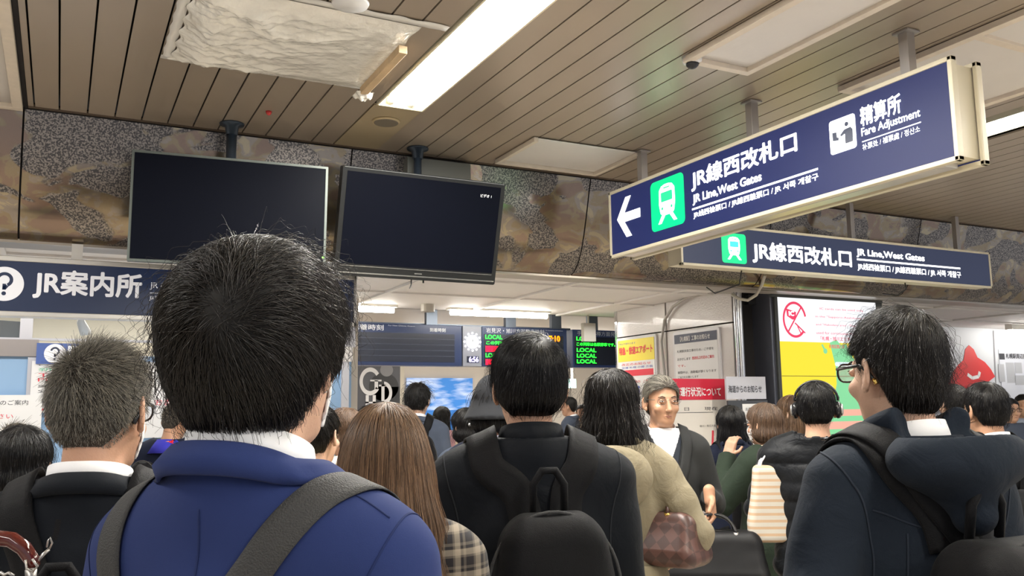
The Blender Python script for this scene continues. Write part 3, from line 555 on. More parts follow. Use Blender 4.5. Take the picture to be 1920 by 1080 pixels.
# standing boards in front of the column
def boards():
    y = 6.0; a, b = ony(1252, 710, y), ony(1358, 747, y); t = empty('notice_board', ((a[0] + b[0]) / 2, y + .02, 0)); tag(t, 'standing white board with red banner and route lines before the column', 'notice board')
    pl = Pl((0, y, 0), (1, 0, 0)); x0, x1 = a[0] - .05, b[0] + .02; zt = a[2]
    m = MB(); m.box((x0, y, .75), (x1, y + .03, zt)); m.build('panel', mat('board_white', (.72, .68, .62), .25, coat=.4), t)
    m = MB(); pl.rect(m, x0, b[2] - .01, x1, zt, .004); m.build('banner', mat('banner_red', (.62, .02, .05), .3, coat=.5), t)
    m = MB(); pl.text(m, '列車運行状況について', x0 + .06, b[2] + .02, x1 - .06, b[2] + .095, .007, .03); m.build('lettering', m_('letter_white', (.8, .8, .8), .4), t)
    m = MB(); pl.text(m, '月　日　　現在', x0 + .05, b[2] - .1, x1 - .1, b[2] - .07, .002, .01); pl.rect(m, x0 + .05, b[2] - .118, x1 - .15, b[2] - .114, .002); pl.text(m, '旭川・帯広方面 運転状況', x1 - .3, b[2] - .24, x1 - .02, b[2] - .22, .002); m.build('print', ink, t)
    m = MB(); pl.line(m, x1 - .18, b[2] - .5, x1 - .16, b[2] - .27, .02, .002)
    for k, zz in enumerate((.86, .93, 1.0, 1.05)): pl.line(m, x0 + .05, zz, x1 - .02, zz + .02, .012, .002)
    pl.line(m, x0 + .2, b[2] - .4, x1 - .05, b[2] - .55, .008, .002); m.build('route_lines', redink, t)
    for xx in (x0 + .05, x1 - .05): m = MB(); m.box((xx, y + .03, 0), (xx + .03, y + .06, .8)); m.build('leg', m_('white_plastic', (0, 0, 0)), t)
    y = 5.82; a, b = ony(1361, 706, y), ony(1437, 748, y); t = empty('notice_stand', ((a[0] + b[0]) / 2, y + .03, 0)); tag(t, 'grey white headed notice stand on white legs beside the display cabinet', 'notice board')
    pl = Pl((0, y, 0), (1, 0, 0)); m = MB(); m.box((a[0], y, b[2]), (b[0], y + .02, a[2])); m.build('header', mat('head_grey', (.55, .56, .62), .4), t)
    m = MB(); pl.text(m, '海道からのお知らせ', a[0] - .02 + .04, b[2] + .055, b[0] - .05, b[2] + .115, .002, .02); m.build('lettering', ink, t)
    m = MB(); m.box((a[0] + .02, y + .01, .6), (b[0] + .02, y + .03, b[2] - .01)); m.build('panel', mat('stand_dark', (.06, .065, .075), .4), t)
    m = MB(); pl.rect(m, a[0] + .17, b[2] - .22, b[0] - .03, b[2] - .04, -.006); pl.rect(m, a[0] + .17, b[2] - .5, b[0] - .03, b[2] - .25, -.006); m.build('sheet', paper, t)
    m = MB(); pl.text(m, 'お客様へ', a[0] + .2, b[2] - .1, b[0] - .1, b[2] - .07, -.003); pl.text(m, 'ご利用ありがとうございます', a[0] + .2, b[2] - .16, b[0] - .06, b[2] - .14, -.003); m.build('print', ink, t)
    for xx in (a[0] + .13, b[0] + .02):
        m = MB(); m.box((xx, y + .0, 0.03), (xx + .035, y + .04, .62)); m.build('leg', m_('white_plastic', (0, 0, 0)), t)
    m = MB(); m.box((a[0] + .05, y - .2, 0), (a[0] + .3, y + .2, .03)); m.box((b[0], y - .2, 0), (b[0] + .06, y + .2, .03)); m.build('foot', m_('white_plastic', (0, 0, 0)), t)
boards()
def cabinet():
    Y = 6.0; a, b = ony(1457, 556, Y), ony(1641, 570, Y); X0, X1 = a[0], b[0]; zt = a[2] - .005
    t = empty('display_cabinet', ((X0 + X1) / 2, Y + .25, 0)); tag(t, 'tall dark grey cabinet holding a bright yellow and green notice screen', 'display cabinet')
    body = mat('cabinet_grey', (.10, .105, .13), .32, metal=.5)
    m = MB(); m.box((X0 - .07, Y + .02, 0), (X1 + .07, Y + .48, zt + .065)); m.build('body', body, t, bevel=.01)
    m = MB(); m.box((X0 - .07, Y - .005, zt), (X1 + .1, Y + .03, zt + .07)); m.box((X1, Y - .005, .3), (X1 + .09, Y + .03, zt)); m.box((X0 - .035, Y - .005, .3), (X0, Y + .03, zt)); m.build('surround', mat('cabinet_dark', (.06, .065, .06), .4), t, bevel=.004)
    w = X1 - X0; pl = Pl((X0, Y, 0), (1, 0, 0)); z0 = .75
    E = lambda n, c, s: mat(n, tuple(q * .12 for q in c), .3, emit=s * .62, ecol=c)
    zy = ony(1470, 640, Y)[2]
    m = MB(); pl.rect(m, 0, z0, w, zt, .002, .01); m.build('screen', E('scr_white', (.93, .95, 1), .95), t)
    m = MB(); pl.rect(m, 0, z0, w, zy, .003); m.build('screen_art', E('scr_yellow', (.95, .76, .03), .9), t)
    m = MB(); G = [(.49, 0), (.56, .03), (.60, -.02), (.66, -.01), (.72, -.14), (.82, -.22), (.96, -.24), (1., -.25), (1., z0 - zy), (.35, z0 - zy), (.36, -.75), (.44, -.62), (.50, -.52), (.535, -.38), (.535, -.22), (.51, -.1)]
    pl.shape(m, [(x * w, zy + y) for x, y in G], .004); pl.disc(m, .44 * w, zy - .08, .025, .004); pl.line(m, .41 * w, zy - .02, .43 * w, zy - .06, .02, .004); m.build('screen_art', E('scr_green', (.27, .78, .38), .8), t)
    m = MB()
    for (x, y) in ((.62, -.2), (.74, -1.04), (.72, -1.14), (.86, -1.0)): pl.rect(m, (x - .09) * w, zy + y - .02, (x + .09) * w, zy + y + .02, .006, r=.018)
    m.build('screen_art', E('scr_pale', (.8, .95, 1), .9), t)
    m = MB(); 
    for (x, y) in ((.62, -.2), (.74, -1.04), (.72, -1.14)): pl.text(m, 'Sapporo' if y > -.5 else '札幌駅', (x - .05) * w, zy + y - .01, (x + .05) * w, zy + y + .01, .008)
    m.build('screen_print', E('scr_blue', (.05, .3, .6), .4), t)
    pk = E('scr_pink', (1, .5, .38), .8)
    for q0, q1 in ((.68, .62), (.80, .73)): m = MB(); pl.rect(m, .42 * w, zy - q0, w, zy - q1, .006); m.build('screen_art', pk, t)
    zc = zt - .2; xc = .155 * w; m = MB(); pl.ring(m, xc, zc, .125, .145, .005, 12, 318, n=40, k=1.15); pl.line(m, xc - .085, zc - .11, xc + .085, zc + .115, .014, .005)
    pl.shape(m, [(xc - .09, zc + .03), (xc - .1, zc + .1), (xc + .02, zc + .07), (xc + .01, zc + .0), (xc - .03, zc + .0)], .005); pl.line(m, xc + .0, zc - .03, xc + .12, zc - .12, .012, .005); pl.line(m, xc + .03, zc - .06, xc + .07, zc - .13, .01, .005)
    rd = E('scr_red', (.9, .05, .13), .85); m.build('prohibition_symbol', rd, t)
    L_ = ['IC cards can be used only', 'in the "Sapporo-Asahikawa area"', 'and "Hakodate area". They cannot be', 'used for continuous travel between']
    for k, s in enumerate(L_): m = MB(); pl.text(m, s, (.36 + (.05 if k < 1 else 0)) * w, zt - .1 - .075 * k, (.94 if k else .86) * w, zt - .075 - .075 * k, .005); m.build('screen_print', rd, t)
    m = MB()
    pl.text(m, '「札幌・旭川エリア」「函館エリア」', .4 * w, zt - .385, .97 * w, zt - .345, .005, .02); m.build('screen_print', rd, t); m = MB(); pl.text(m, '利用区間には、またがって利用できません', .48 * w, zt - .455, .97 * w, zt - .42, .005, .02)
    m.build('screen_print', rd, t)
    m = MB(); pl.text(m, 'IC', xc - .07, zc + .035, xc - .01, zc + .075, .008, .04); m.build('screen_print', wlit, t)
    m = MB(); zs = ony(1470, 705, Y)[2]; pl.rect(m, 0, zs - .003, w, zs + .003, .009); m.build('screen_seam', m_('seam', (.25, .22, .05), .5), t)
    m = MB(); m.box((X0 - .16, Y + .2, zt - .05), (X0 - .07, Y + .3, zt + .04)); m.build('lock_box', m_('black_plastic', (0, 0, 0)), t)
    m = MB(); q = [(X0 - .35, Y - .18, zt + .05), (X0 - .2, Y - .18, zt + .115), (X0 + .3, Y - .1, zt + .12), (X0 + .75, Y - .1, zt + .11), (X0 + .78, Y - .1, zt + .08), (X0 + .3, Y - .1, zt + .075)]
cabinet()
# far right wall with red artwork
yr = onz(1780, 613, IZ)[1] * 1.0
fw = mat('far_white', (.60, .62, .66), .5)
m = MB(); m.box((7.3, yr, 0), (15, yr + .1, IZ)); S(m.build('wall_right', fw))
pl = Pl((0, yr - .004, 0), (1, 0, 0))
def pts(L_, y): return [(ony(a, b, y)[0], ony(a, b, y)[2]) for a, b in L_]
t = empty('wall_mural', (ony(1800, 700, yr)[0], yr, 1.4)); tag(t, 'large red peaked shape printed on the pale wall behind the right crowd', 'mural')
m = MB(); pl.shape(m, pts([(1768, 765), (1774, 725), (1784, 700), (1796, 684), (1806, 675), (1809, 655), (1816, 647), (1825, 655), (1832, 670), (1846, 679), (1857, 692), (1865, 706), (1850, 718), (1836, 722), (1826, 765)][::-1], yr), .003); m.build('red_shape', mat('mural_red', (.65, .03, .03), .5), t)
m = MB(); pl.line(m, *pts([(1813, 702)], yr)[0], *pts([(1822, 709)], yr)[0], .05, .006); pl.line(m, *pts([(1822, 709)], yr)[0], *pts([(1834, 706)], yr)[0], .05, .006); pl.line(m, *pts([(1834, 706)], yr)[0], *pts([(1836, 697)], yr)[0], .05, .006); m.build('white_mark', paper, t)
m = MB(); pl.line(m, *pts([(1862, 620)], yr)[0], *pts([(1868, 740)], yr)[0], .02, .004); S(m.build('trim_12', m_('slate2', (.3, .3, .32), .5)))
t = empty('wall_map', (ony(1895, 700, yr)[0], yr, 1.2)); tag(t, 'pale wall map poster with grey blocks at the right edge', 'poster')
p0, p1 = pts([(1871, 655)], yr)[0], pts([(1935, 760)], yr)[0]
m = MB(); pl.rect(m, p0[0], p1[1], p1[0], p0[1], .004); m.build('sheet', m_('map_pale', (.62, .64, .70), .5), t)
m = MB()
for (a, b, c, d) in ((1873, 683, 1881, 716), (1888, 680, 1900, 718), (1903, 680, 1914, 700), (1903, 704, 1930, 722)): q0, q1 = pts([(a, d)], yr)[0], pts([(c, b)], yr)[0]; pl.rect(m, q0[0], q0[1], q1[0], q1[1], .006)
m.build('blocks', m_('map_grey', (.42, .43, .46), .5), t)
m = MB(); q0, q1 = pts([(1885, 672)], yr)[0], pts([(1935, 664)], yr)[0]; pl.text(m, '札幌駅周辺案内図', q0[0], q0[1], q1[0], q1[1], .007, .03); q0, q1 = pts([(1873, 674)], yr)[0], pts([(1882, 663)], yr)[0]; pl.rect(m, q0[0], q0[1], q1[0], q1[1], .006); m.build('print', ink, t)
t = empty('hall_light', (ony(1915, 622, yr - .6)[0], yr - .6, 2.5)); tag(t, 'short bright tube light under the white ceiling at the right edge', 'ceiling light')
q = ony(1893, 622, yr - .6); m = MB(); m.tube([q, q + A([1.6, 0, 0])], .03, 12); m.build('tube', tube_m, t, True); m = MB(); m.box(q + A([-.02, -.05, .03]), (q[0] + 1.6, q[1] + .05, IZ)); m.build('housing', m_('lamp_white', (0, 0, 0)), t)
# ------------------------------------------------------------------ hall tubes, departure boards, clock, back-wall posters
def halltube(pa, pb, py, y, label, e=tube_m, name='hall_light', r=.028):
    a, b = ony(pa, py, y), ony(pb, py + (pb - pa) * .03, y); z = min(a[2], IZ - .05 if y < 8.7 else IZ + .01)
    t = empty(name, ((a[0] + b[0]) / 2, y, z)); tag(t, label, 'ceiling light', 'tube lights of the inner hall')
    m = MB(); m.tube([(a[0], y, z), (b[0], y, z)], r, 12); m.build('tube', e, t, True)
    m = MB(); m.box((a[0] - .03, y - .05, z + r), (b[0] + .03, y + .05, z + r + .05)); m.build('housing', m_('lamp_white', (0, 0, 0)), t)
halltube(590, 738, 576, 8.5, 'bright tube light just right of the large dark haired head')
halltube(845, 1025, 583, 8.5, 'longest bright tube light above the departure clock')
halltube(760, 925, 600, 11.5, 'farther tube light seen above the dark left departure board', r=.035)
halltube(935, 1000, 603, 12.2, 'short far tube light above the middle departure board', r=.035)
halltube(1040, 1148, 607, 11.5, 'far tube light above the right departure board', r=.035)
YB = 9.0
bd = mat('board_navy', (.013, .025, .075), .35, emit=.05, ecol=(.05, .09, .25)); bdk = mat('board_dark', (.022, .026, .04), .25)
lg = mat('led_letter_green', (0, .9, .05), emit=1.6, ecol=(.02, 1, .03)); lr = mat('led_letter_red', (.9, 0, .02), emit=1.6, ecol=(1, 0, .03)); lo_ = mat('led_letter_orange', (1, .3, 0), emit=1.6, ecol=(1, .22, 0))
wt = m_('board_letter', (.6, .62, .66), .5)
def dboard(label, pxa, pxb, draw):
    za, zb_ = 1.975, 2.425; a, b = ony(pxa, 640, YB)[0], ony(pxb, 640, YB)[0]; t = empty('departure_board', ((a + b) / 2, YB + .1, za)); tag(t, label, 'departure board')
    m = MB(); m.box((a, YB, za), (b, YB + .2, zb_)); m.build('case', bd, t, bevel=.006); pl = Pl((a, YB - .002, 0), (1, 0, 0)); draw(pl, b - a, za, zb_, t)
    for f in (.3, .85): m = MB(); x = a + (b - a) * f; m.box((x, YB + .06, zb_), (x + .13, YB + .12, IZ + .05)); m.build('hanger', m_('hanger_blue', (.16, .19, .24), .4, metal=.4), t)
def bl(pl, w, z0, z1, t):
    m = MB(); pl.rect(m, .03, z0 + .04, w - .09, z1 - .1, .002); m.build('display', bdk, t)
    m = MB()
    for k in range(1, 5): zz = z0 + .04 + k * .062; pl.rect(m, .03, zz, w - .09, zz + .006, .004)
    m.build('row_line', m_('row_line', (.05, .06, .09), .3), t)
    m = MB(); pl.text(m, '空港行発着時刻', w * .42, z1 - .078, w * .655, z1 - .018, .003, .02); pl.text(m, 'For New Chitose Airport', w * .675, z1 - .033, w * .79, z1 - .015, .003); pl.text(m, '到着時刻', w * .855, z1 - .078, w * .925, z1 - .035, .003, .02); m.build('heading', wt, t)
def bm_(pl, w, z0, z1, t):
    m = MB(); pl.rect(m, .02, z0 + .03, w - .05, z1 - .085, .002); m.build('display', bdk, t)
    m = MB(); pl.text(m, '岩見沢・旭川方面発車時刻', .05, z1 - .07, w * .72, z1 - .015, .003, .01); pl.text(m, 'For Iwamizawa and Asahikawa', w * .74, z1 - .03, w * .95, z1 - .015, .003); m.build('heading', wt, t)
    h = z1 - z0; y = lambda f: z1 - f * h; m = MB(); pl.text(m, 'LOCAL', .04, y(.31), .25, y(.21), .004, .04); pl.text(m, 'この列車は各駅に', .05, y(.45), .5, y(.36), .004, .03); pl.text(m, 'LOCAL', .04, y(.77), .25, y(.67), .004, .04); pl.text(m, 'EBETSU', w * .6, y(.31), w * .76, y(.21), .004, .03); m.build('led_text', lg, t)
    m = MB(); pl.rect(m, .04, y(.63), .2, y(.49), .004); pl.rect(m, .04, y(.96), .2, y(.82), .004); pl.text(m, '特急', .05, y(.62), .19, y(.5), .004); m.build('led_block', lr, t)
    m = MB(); pl.text(m, '7:10', w * .78, y(.33), w * .91, y(.19), .004, .05); pl.text(m, '7:30', w * .78, y(.63), w * .91, y(.5), .004, .05); m.build('led_text', lo_, t)
def br(pl, w, z0, z1, t):
    m = MB(); pl.rect(m, .02, z0 + .03, w - .02, z1 - .085, .002); m.build('display', bdk, t)
    m = MB(); pl.text(m, '手稲・小樽方面発車時刻', .06, z1 - .07, w * .9, z1 - .015, .003, .01); m.build('heading', wt, t)
    h = z1 - z0; y = lambda f: z1 - f * h; m = MB()
    for k, f in enumerate((.29, .59, .74, .89)): pl.text(m, 'LOCAL', .05, y(f), .32, y(f - .1), .004, .04); pl.text(m, '7:%02d' % (5 + 12 * k), w * .74, y(f), w * .95, y(f - .1), .004, .04)
    pl.text(m, 'この列車は各駅停車です。', .05, y(.43), w * .67, y(.34), .004, .03); m.build('led_text', lg, t)
dboard('wide dark departure board with blank rows behind the large head', 400, 866, bl)
dboard('departure board with red blocks and orange times behind the centre head', 904, 1063, bm_)
dboard('rightmost departure board with green LOCAL rows beside the white column', 1074, 1190, br)
def clock():
    a, b = ony(868, 640, YB)[0], ony(903, 640, YB)[0]; t = empty('wall_clock', ((a + b) / 2, YB + .1, 1.975)); tag(t, 'pale panel with glowing round clock above a digital time between departure boards', 'clock')
    m = MB(); m.box((a, YB, 1.975), (b, YB + .2, 2.425)); m.build('panel', mat('clock_panel', (.22, .23, .27), .4), t, bevel=.004)
    pl = Pl(((a + b) / 2, YB - .002, 0), (1, 0, 0)); c = ony(884, 641, YB)[2]; m = MB(); pl.disc(m, 0, c, .075, .004); 
    for k in range(12): pl.disc(m, .098 * cos(k * pi / 6), c + .098 * sin(k * pi / 6), .011, .003, n=10)
    m.build('dial', mat('clock_glow', (1, 1, 1), emit=2.2), t)
    m = MB(); pl.line(m, 0, c, 0, c - .05, .006, .008); pl.line(m, 0, c, .002, c + .03, .01, .008); m.build('hand', ink, t)
    z = ony(884, 674, YB)[2]; m = MB(); pl.rect(m, -.07, z - .035, .075, z + .035, .002); m.build('display', bdk, t); m = MB(); pl.text(m, '6:56', -.045, z - .028, .068, z + .028, .006, .04); m.build('digits', mat('digit_glow', (.5, .45, 1), emit=1.6, ecol=(.55, .5, 1)), t)
clock()
m = MB(); m.box((1.2, YB + .13, 2.427), (5.45, YB + .17, 2.45)); 
tag(m.build('board_rail', m_('hanger_blue', (0, 0, 0)), None), 'grey rail joining the tops of the hanging departure boards', 'rail')
c = ony(802, 579, 8.3); t = empty('junction_box', (c[0], 8.3, 2.5)); tag(t, 'small round pale fitting on the white ceiling between the two bright tube lights', 'fitting')
m = MB(); m.tube([(c[0], 8.3, IZ), (c[0], 8.3, c[2] - .03)], .07, 20); m.build('housing', m_('cream_box', (.5, .47, .42), .4), t)
c = ony(1106, 622, 8.6); t = empty('hanging_box', (c[0], 8.6, c[2])); tag(t, 'plain pale box hanging on a thin rod before the right departure board', 'box')
m = MB(); m.box((c[0] - .08, 8.6, c[2] - .11), (c[0] + .08, 8.66, c[2] + .1)); m.build('box_body', m_('cream_box', (0, 0, 0)), t); m = MB(); m.tube([(c[0], 8.63, c[2] + .08), (c[0], 8.63, IZ)], .012, 8); m.build('rod', m_('cream_box', (0, 0, 0)), t)
c = ony(1074, 719, 12); t = empty('exit_lamp', c); tag(t, 'small pale green glowing lamp hanging on a rod in the distance', 'lamp')
m = MB(); m.box(c + A([-.06, 0, -.07]), c + A([.06, .05, .07])); m.build('diffuser', mat('exit_glow', (.6, 1, .9), emit=1.4, ecol=(.6, 1, .88)), t); m = MB(); m.tube([c + A([0, .02, .07]), (c[0], c[1] + .02, IZ + .05)], .02, 8); m.build('rod', m_('lamp_white', (0, 0, 0)), t)
YW = 14.95
def backposter(label, pxa, pxb, pya, pyb, parts):
    a, b = ony(pxa, pyb, YW), ony(pxb, pya, YW); t = empty('poster', ((a[0] + b[0]) / 2, YW, a[2])); tag(t, label, 'poster'); pl = Pl((a[0], YW, a[2]), (1, 0, 0)); parts(pl, b[0] - a[0], b[2] - a[2], t)
def gd(pl, w, h, t):
    m = MB(); pl.rect(m, -.08, 0, w + .08, h + .1, 0, .03); m.build('frame', m_('frame_beige', (.6, .55, .44), .4), t); m = MB(); pl.rect(m, 0, 0, w, h + .05, .01); m.build('sheet', m_('charcoal', (.06, .06, .07), .4), t)
    m = MB(); pl.disc(m, w * .62, h * .62, w * .34, .014, ry=h * .26); pl.rect(m, w * .4, h * .3, w * .98, h * .62, .014); m.build('figure', m_('charcoal2', (.018, .018, .02), .5), t)
    m = MB(); pl.disc(m, w * .68, h * .93, w * .15, .016, ry=h * .12); m.build('face', m_('greyface', (.22, .22, .23), .5), t)
    m = MB(); pl.ring(m, w * .30, h * .72, w * .17, w * .245, .02, 35, 325, k=1.25); pl.rect(m, w * .40, h * .58, w * .48, h * .74, .02); pl.rect(m, w * .30, h * .72, w * .56, h * .75, .02)
    pl.rect(m, w * .56, h * .36, w * .63, h * .66, .02); pl.ring(m, w * .62, h * .51, w * .12, w * .19, .02, -90, 90, k=1.3); pl.rect(m, w * .5, h * .63, w * .66, h * .66, .02); pl.rect(m, w * .2, h * .2, w * .27, h * .47, .02); pl.rect(m, w * .36, h * .2, w * .43, h * .47, .02); pl.rect(m, w * .2, h * .32, w * .43, h * .35, .02); m.build('lettering', m_('poster_letter', (.7, .7, .7), .5), t)
backposter('dark poster with large white serif G D letters on the back wall', 668, 750, 687, 790, gd)
def sky(pl, w, h, t):
    m = MB(); pl.rect(m, 0, 0, w, h, .005, .02)
    q = bpy.data.materials.new('sky_print'); q.use_nodes = True; nt = q.node_tree; b = nt.nodes['Principled BSDF']; N = nt.nodes.new; L = nt.links.new
    tc = N('ShaderNodeTexCoord'); mp = N('ShaderNodeMapping'); mp.inputs['Scale'].default_value = (1.2, 1, 5); n = N('ShaderNodeTexNoise'); n.inputs['Scale'].default_value = 1.6; n.inputs['Detail'].default_value = 6; r = N('ShaderNodeValToRGB'); r.color_ramp.elements[0].position = .42; r.color_ramp.elements[0].color = (.03, .2, .6, 1); r.color_ramp.elements[1].position = .72; r.color_ramp.elements[1].color = (.75, .82, .95, 1)
    L(tc.outputs['Object'], mp.inputs[0]); L(mp.outputs[0], n.inputs[0]); L(n.outputs['Fac'], r.inputs[0]); L(r.outputs[0], b.inputs['Base Color']); b.inputs['Emission Strength'].default_value = .25; L(r.outputs[0], b.inputs['Emission Color'])
    m.build('sheet', q, t); m = MB(); pl.rect(m, 0, 0, w, h * .42, .009); m.build('sea', mat('sea_print', (.02, .16, .5), .4, emit=.2, ecol=(.02, .18, .6)), t)
backposter('wide poster of blue sky and sea on the far beige wall', 762, 886, 709, 815, sky)
a = ony(648, 725, 13.5); m = MB(); m.box((a[0] - .25, 13.5, 0), (a[0] + .12, 13.8, 2.2)); tag(m.build('vending_panel', mat('panel_lilac', (.7, .6, .75), .4, emit=.35, ecol=(.9, .8, .85)), None), 'pale pink lit panel far away beside the large head and dark poster', 'lit panel')
# ================================================================== people
# --- signed distance shapes and a surface-nets mesher
def smin(a, b, k):
    h = np.clip(.5 + .5 * (b - a) / k, 0, 1); return b + (a - b) * h - k * h * (1 - h)
def cap(a, b, r1, r2=None):
    a = A(a, float) if 0 else A(a, dtype=float); b = A(b, dtype=float); r2 = r1 if r2 is None else r2
    def f(P):
        pa = P - a; ba = b - a; h = np.clip(pa @ ba / (ba @ ba + 1e-12), 0, 1); return np.linalg.norm(pa - h[:, None] * ba, axis=1) - (r1 + (r2 - r1) * h)
    return f
def ell(c, r, rot=None):
    c = A(c, dtype=float); r = A(r, dtype=float)
    def f(P):
        p = P - c
        if rot is not None: p = p @ rot
        k0 = np.linalg.norm(p / r, axis=1); k1 = np.linalg.norm(p / r ** 2, axis=1) + 1e-9; return k0 * (k0 - 1) / k1
    return f
def rbox(c, h, rad, rot=None):
    c = A(c, dtype=float); h = A(h, dtype=float) - rad
    def f(P):
        p = P - c
        if rot is not None: p = p @ rot
        q = np.abs(p) - h; return np.linalg.norm(np.maximum(q, 0), axis=1) + np.minimum(q.max(1), 0) - rad
    return f
def Rot(ax, deg):
    return A(mathutils.Matrix.Rotation(R_(deg), 3, ax))
def U_(k, *fs):
    def f(P):
        d = fs[0](P)
        for g in fs[1:]: d = smin(d, g(P), k)
        return d
    return f
def sub(f, g, k=.005): return lambda P: -smin(-f(P), g(P), k)
def cutf(f, h, k=.004): return lambda P: -smin(-f(P), -h(P), k)    # keep where h<0
def framed(f, R, t): return lambda P: f((P - t) @ R)
def grad(f, P, e=.002):
    g = np.stack([f(P + A(d) * e) - f(P - A(d) * e) for d in ((1, 0, 0), (0, 1, 0), (0, 0, 1))], 1); return g / (np.linalg.norm(g, axis=1)[:, None] + 1e-9)
def nets(f, lo, hi, h):
    lo = A(lo, dtype=float); hi = A(hi, dtype=float); nc = np.maximum(np.ceil((hi - lo) / (4 * h)).astype(int), 2); H = 4 * h
    cx = [lo[i] + H * (np.arange(nc[i]) + .5) for i in range(3)]; G = np.stack(np.meshgrid(*cx, indexing='ij'), -1).reshape(-1, 3)
    d = f(G).reshape(nc); act = np.abs(d) < H * 1.25
    N = nc * 4 + 1; D = np.full(N, 1.0); up = d.repeat(4, 0).repeat(4, 1).repeat(4, 2); D[:-1, :-1, :-1] = up; D[-1] = 1; D[:, -1] = 1; D[:, :, -1] = 1
    mk = np.zeros(N, bool); ua = act.repeat(4, 0).repeat(4, 1).repeat(4, 2)
    for i in (0, 1):
        for j in (0, 1):
            for k in (0, 1): mk[i:N[0] - 1 + i, j:N[1] - 1 + j, k:N[2] - 1 + k] |= ua
    idx = np.argwhere(mk); P = lo + idx * h; v = np.empty(len(P))
    for s in range(0, len(P), 200000): v[s:s + 200000] = f(P[s:s + 200000])
    D[mk] = v
    for ax in range(3):
        sl = [slice(None)] * 3
        for e in (0, -1): sl[ax] = e; D[tuple(sl)] = np.maximum(D[tuple(sl)], h)
    ins = D < 0; c = [(i, j, k) for i in (0, 1) for j in (0, 1) for k in (0, 1)]; n = N - 1
    cs = sum(ins[i:n[0] + i, j:n[1] + j, k:n[2] + k].astype(np.int8) for i, j, k in c); ac = (cs > 0) & (cs < 8); cell = np.argwhere(ac)
    if not len(cell): return np.zeros((0, 3)), np.zeros((0, 4), int)
    acc = np.zeros((len(cell), 3)); cnt = np.zeros(len(cell))
    for a in c:
        for ax in range(3):
            if a[ax]: continue
            b = list(a); b[ax] = 1; ca = cell + A(a); cb = cell + A(b); da = D[tuple(ca.T)]; db = D[tuple(cb.T)]; m = (da < 0) != (db < 0)
            t = np.where(m, da / np.where(m, da - db, 1), 0); p = ca + (cb - ca) * t[:, None]; acc += p * m[:, None]; cnt += m
    V = lo + acc / cnt[:, None] * h; ids = -np.ones(n, int); ids[tuple(cell.T)] = np.arange(len(cell)); F = []
    for ax in range(3):
        b_, c_ = (ax + 1) % 3, (ax + 2) % 3; sl0 = [slice(None)] * 3; sl1 = [slice(None)] * 3; sl0[ax] = slice(0, -1); sl1[ax] = slice(1, None)
        e = np.argwhere(ins[tuple(sl0)] != ins[tuple(sl1)]); e = e[(e[:, b_] > 0) & (e[:, c_] > 0) & (e[:, b_] < n[b_]) & (e[:, c_] < n[c_])]
        if not len(e): continue
        pos = ins[tuple(e.T)]; q = []
        for (u, w) in ((-1, -1), (0, -1), (0, 0), (-1, 0)): k = e.copy(); k[:, b_] += u; k[:, c_] += w; q.append(ids[tuple(k.T)])
        q = np.stack(q, 1); q[~pos] = q[~pos][:, ::-1]; F.append(q)
    F = np.concatenate(F); F = F[(F >= 0).all(1)]; return V, F
def npmesh(name, V, F, m, parent=None, smooth=True):
    me = bpy.data.meshes.new(name); me.vertices.add(len(V)); me.vertices.foreach_set('co', np.ascontiguousarray(V, np.float32).ravel())
    k = F.shape[1]; me.loops.add(len(F) * k); me.loops.foreach_set('vertex_index', F.ravel().astype(np.int32)); me.polygons.add(len(F)); me.polygons.foreach_set('loop_start', (np.arange(len(F)) * k).astype(np.int32)); me.polygons.foreach_set('loop_total', np.full(len(F), k, np.int32)); me.update(calc_edges=True); me.validate()
    return link(name, me, m, parent, smooth)
def solid(name, f, lo, hi, h, m, parent, relax=1):
    V, F = nets(f, lo, hi, h)
    for _ in range(relax): V = V - grad(f, V, h * .5) * np.clip(f(V), -h, h)[:, None]
    return npmesh(name, V, F, m, parent)

# --- materials for people
def skin(name, col):
    m = mat(name, col, .5, bump=.08, bscale=220, var=.06, vscale=25, spec=.4); b = m.node_tree.nodes['Principled BSDF']
    b.inputs['Subsurface Weight'].default_value = .12; b.inputs['Subsurface Radius'].default_value = (1, .35, .2); b.inputs['Subsurface Scale'].default_value = .01; return m
SK = skin('skin', (.52, .30, .20)); SK2 = skin('skin_pale', (.62, .39, .28)); SK3 = skin('skin_tan', (.47, .26, .16))
def hairm(name, col, rough=.36, spec=.5, var=.35):
    m = bpy.data.materials.new(name); m.use_nodes = True; nt = m.node_tree; b = nt.nodes['Principled BSDF']; L = nt.links.new; N = nt.nodes.new
    h = N('ShaderNodeHairInfo'); mx = N('ShaderNodeMix'); mx.data_type = 'RGBA'; mx.inputs[6].default_value = (*[c * (1 - var) for c in col], 1); mx.inputs[7].default_value = (*[min(1, c * (1 + var * 1.6)) for c in col], 1)
    L(h.outputs['Random'], mx.inputs[0]); L(mx.outputs[2], b.inputs['Base Color']); b.inputs['Roughness'].default_value = rough; b.inputs['Specular IOR Level'].default_value = spec; return m
HB = hairm('hair_black', (.0075, .0055, .0045), .30, .42, .5); HK = hairm('hair_blueblack', (.0045, .004, .0045), .28, .42); HG = hairm('hair_grey', (.12, .11, .09), .5, .5, .98); HBR = hairm('hair_brown', (.115, .066, .036), .36, .4, .6); HLB = hairm('hair_lightbrown', (.11, .065, .040), .4)
CAPB = mat('hair_base_black', (.008, .007, .006), .6, spec=.3); CAPG = mat('hair_base_grey', (.06, .05, .04), .8, bump=.5, bscale=300, spec=.2); CAPBR = mat('hair_base_brown', (.05, .025, .013), .6, spec=.3); CAPLB = mat('hair_base_lightbrown', (.075, .045, .028), .6, bump=.5, bscale=90)
HM = {'b': (HB, CAPB), 'k': (HK, CAPB), 'g': (HG, CAPG), 'br': (HBR, CAPBR), 'lb': (HLB, CAPLB)}

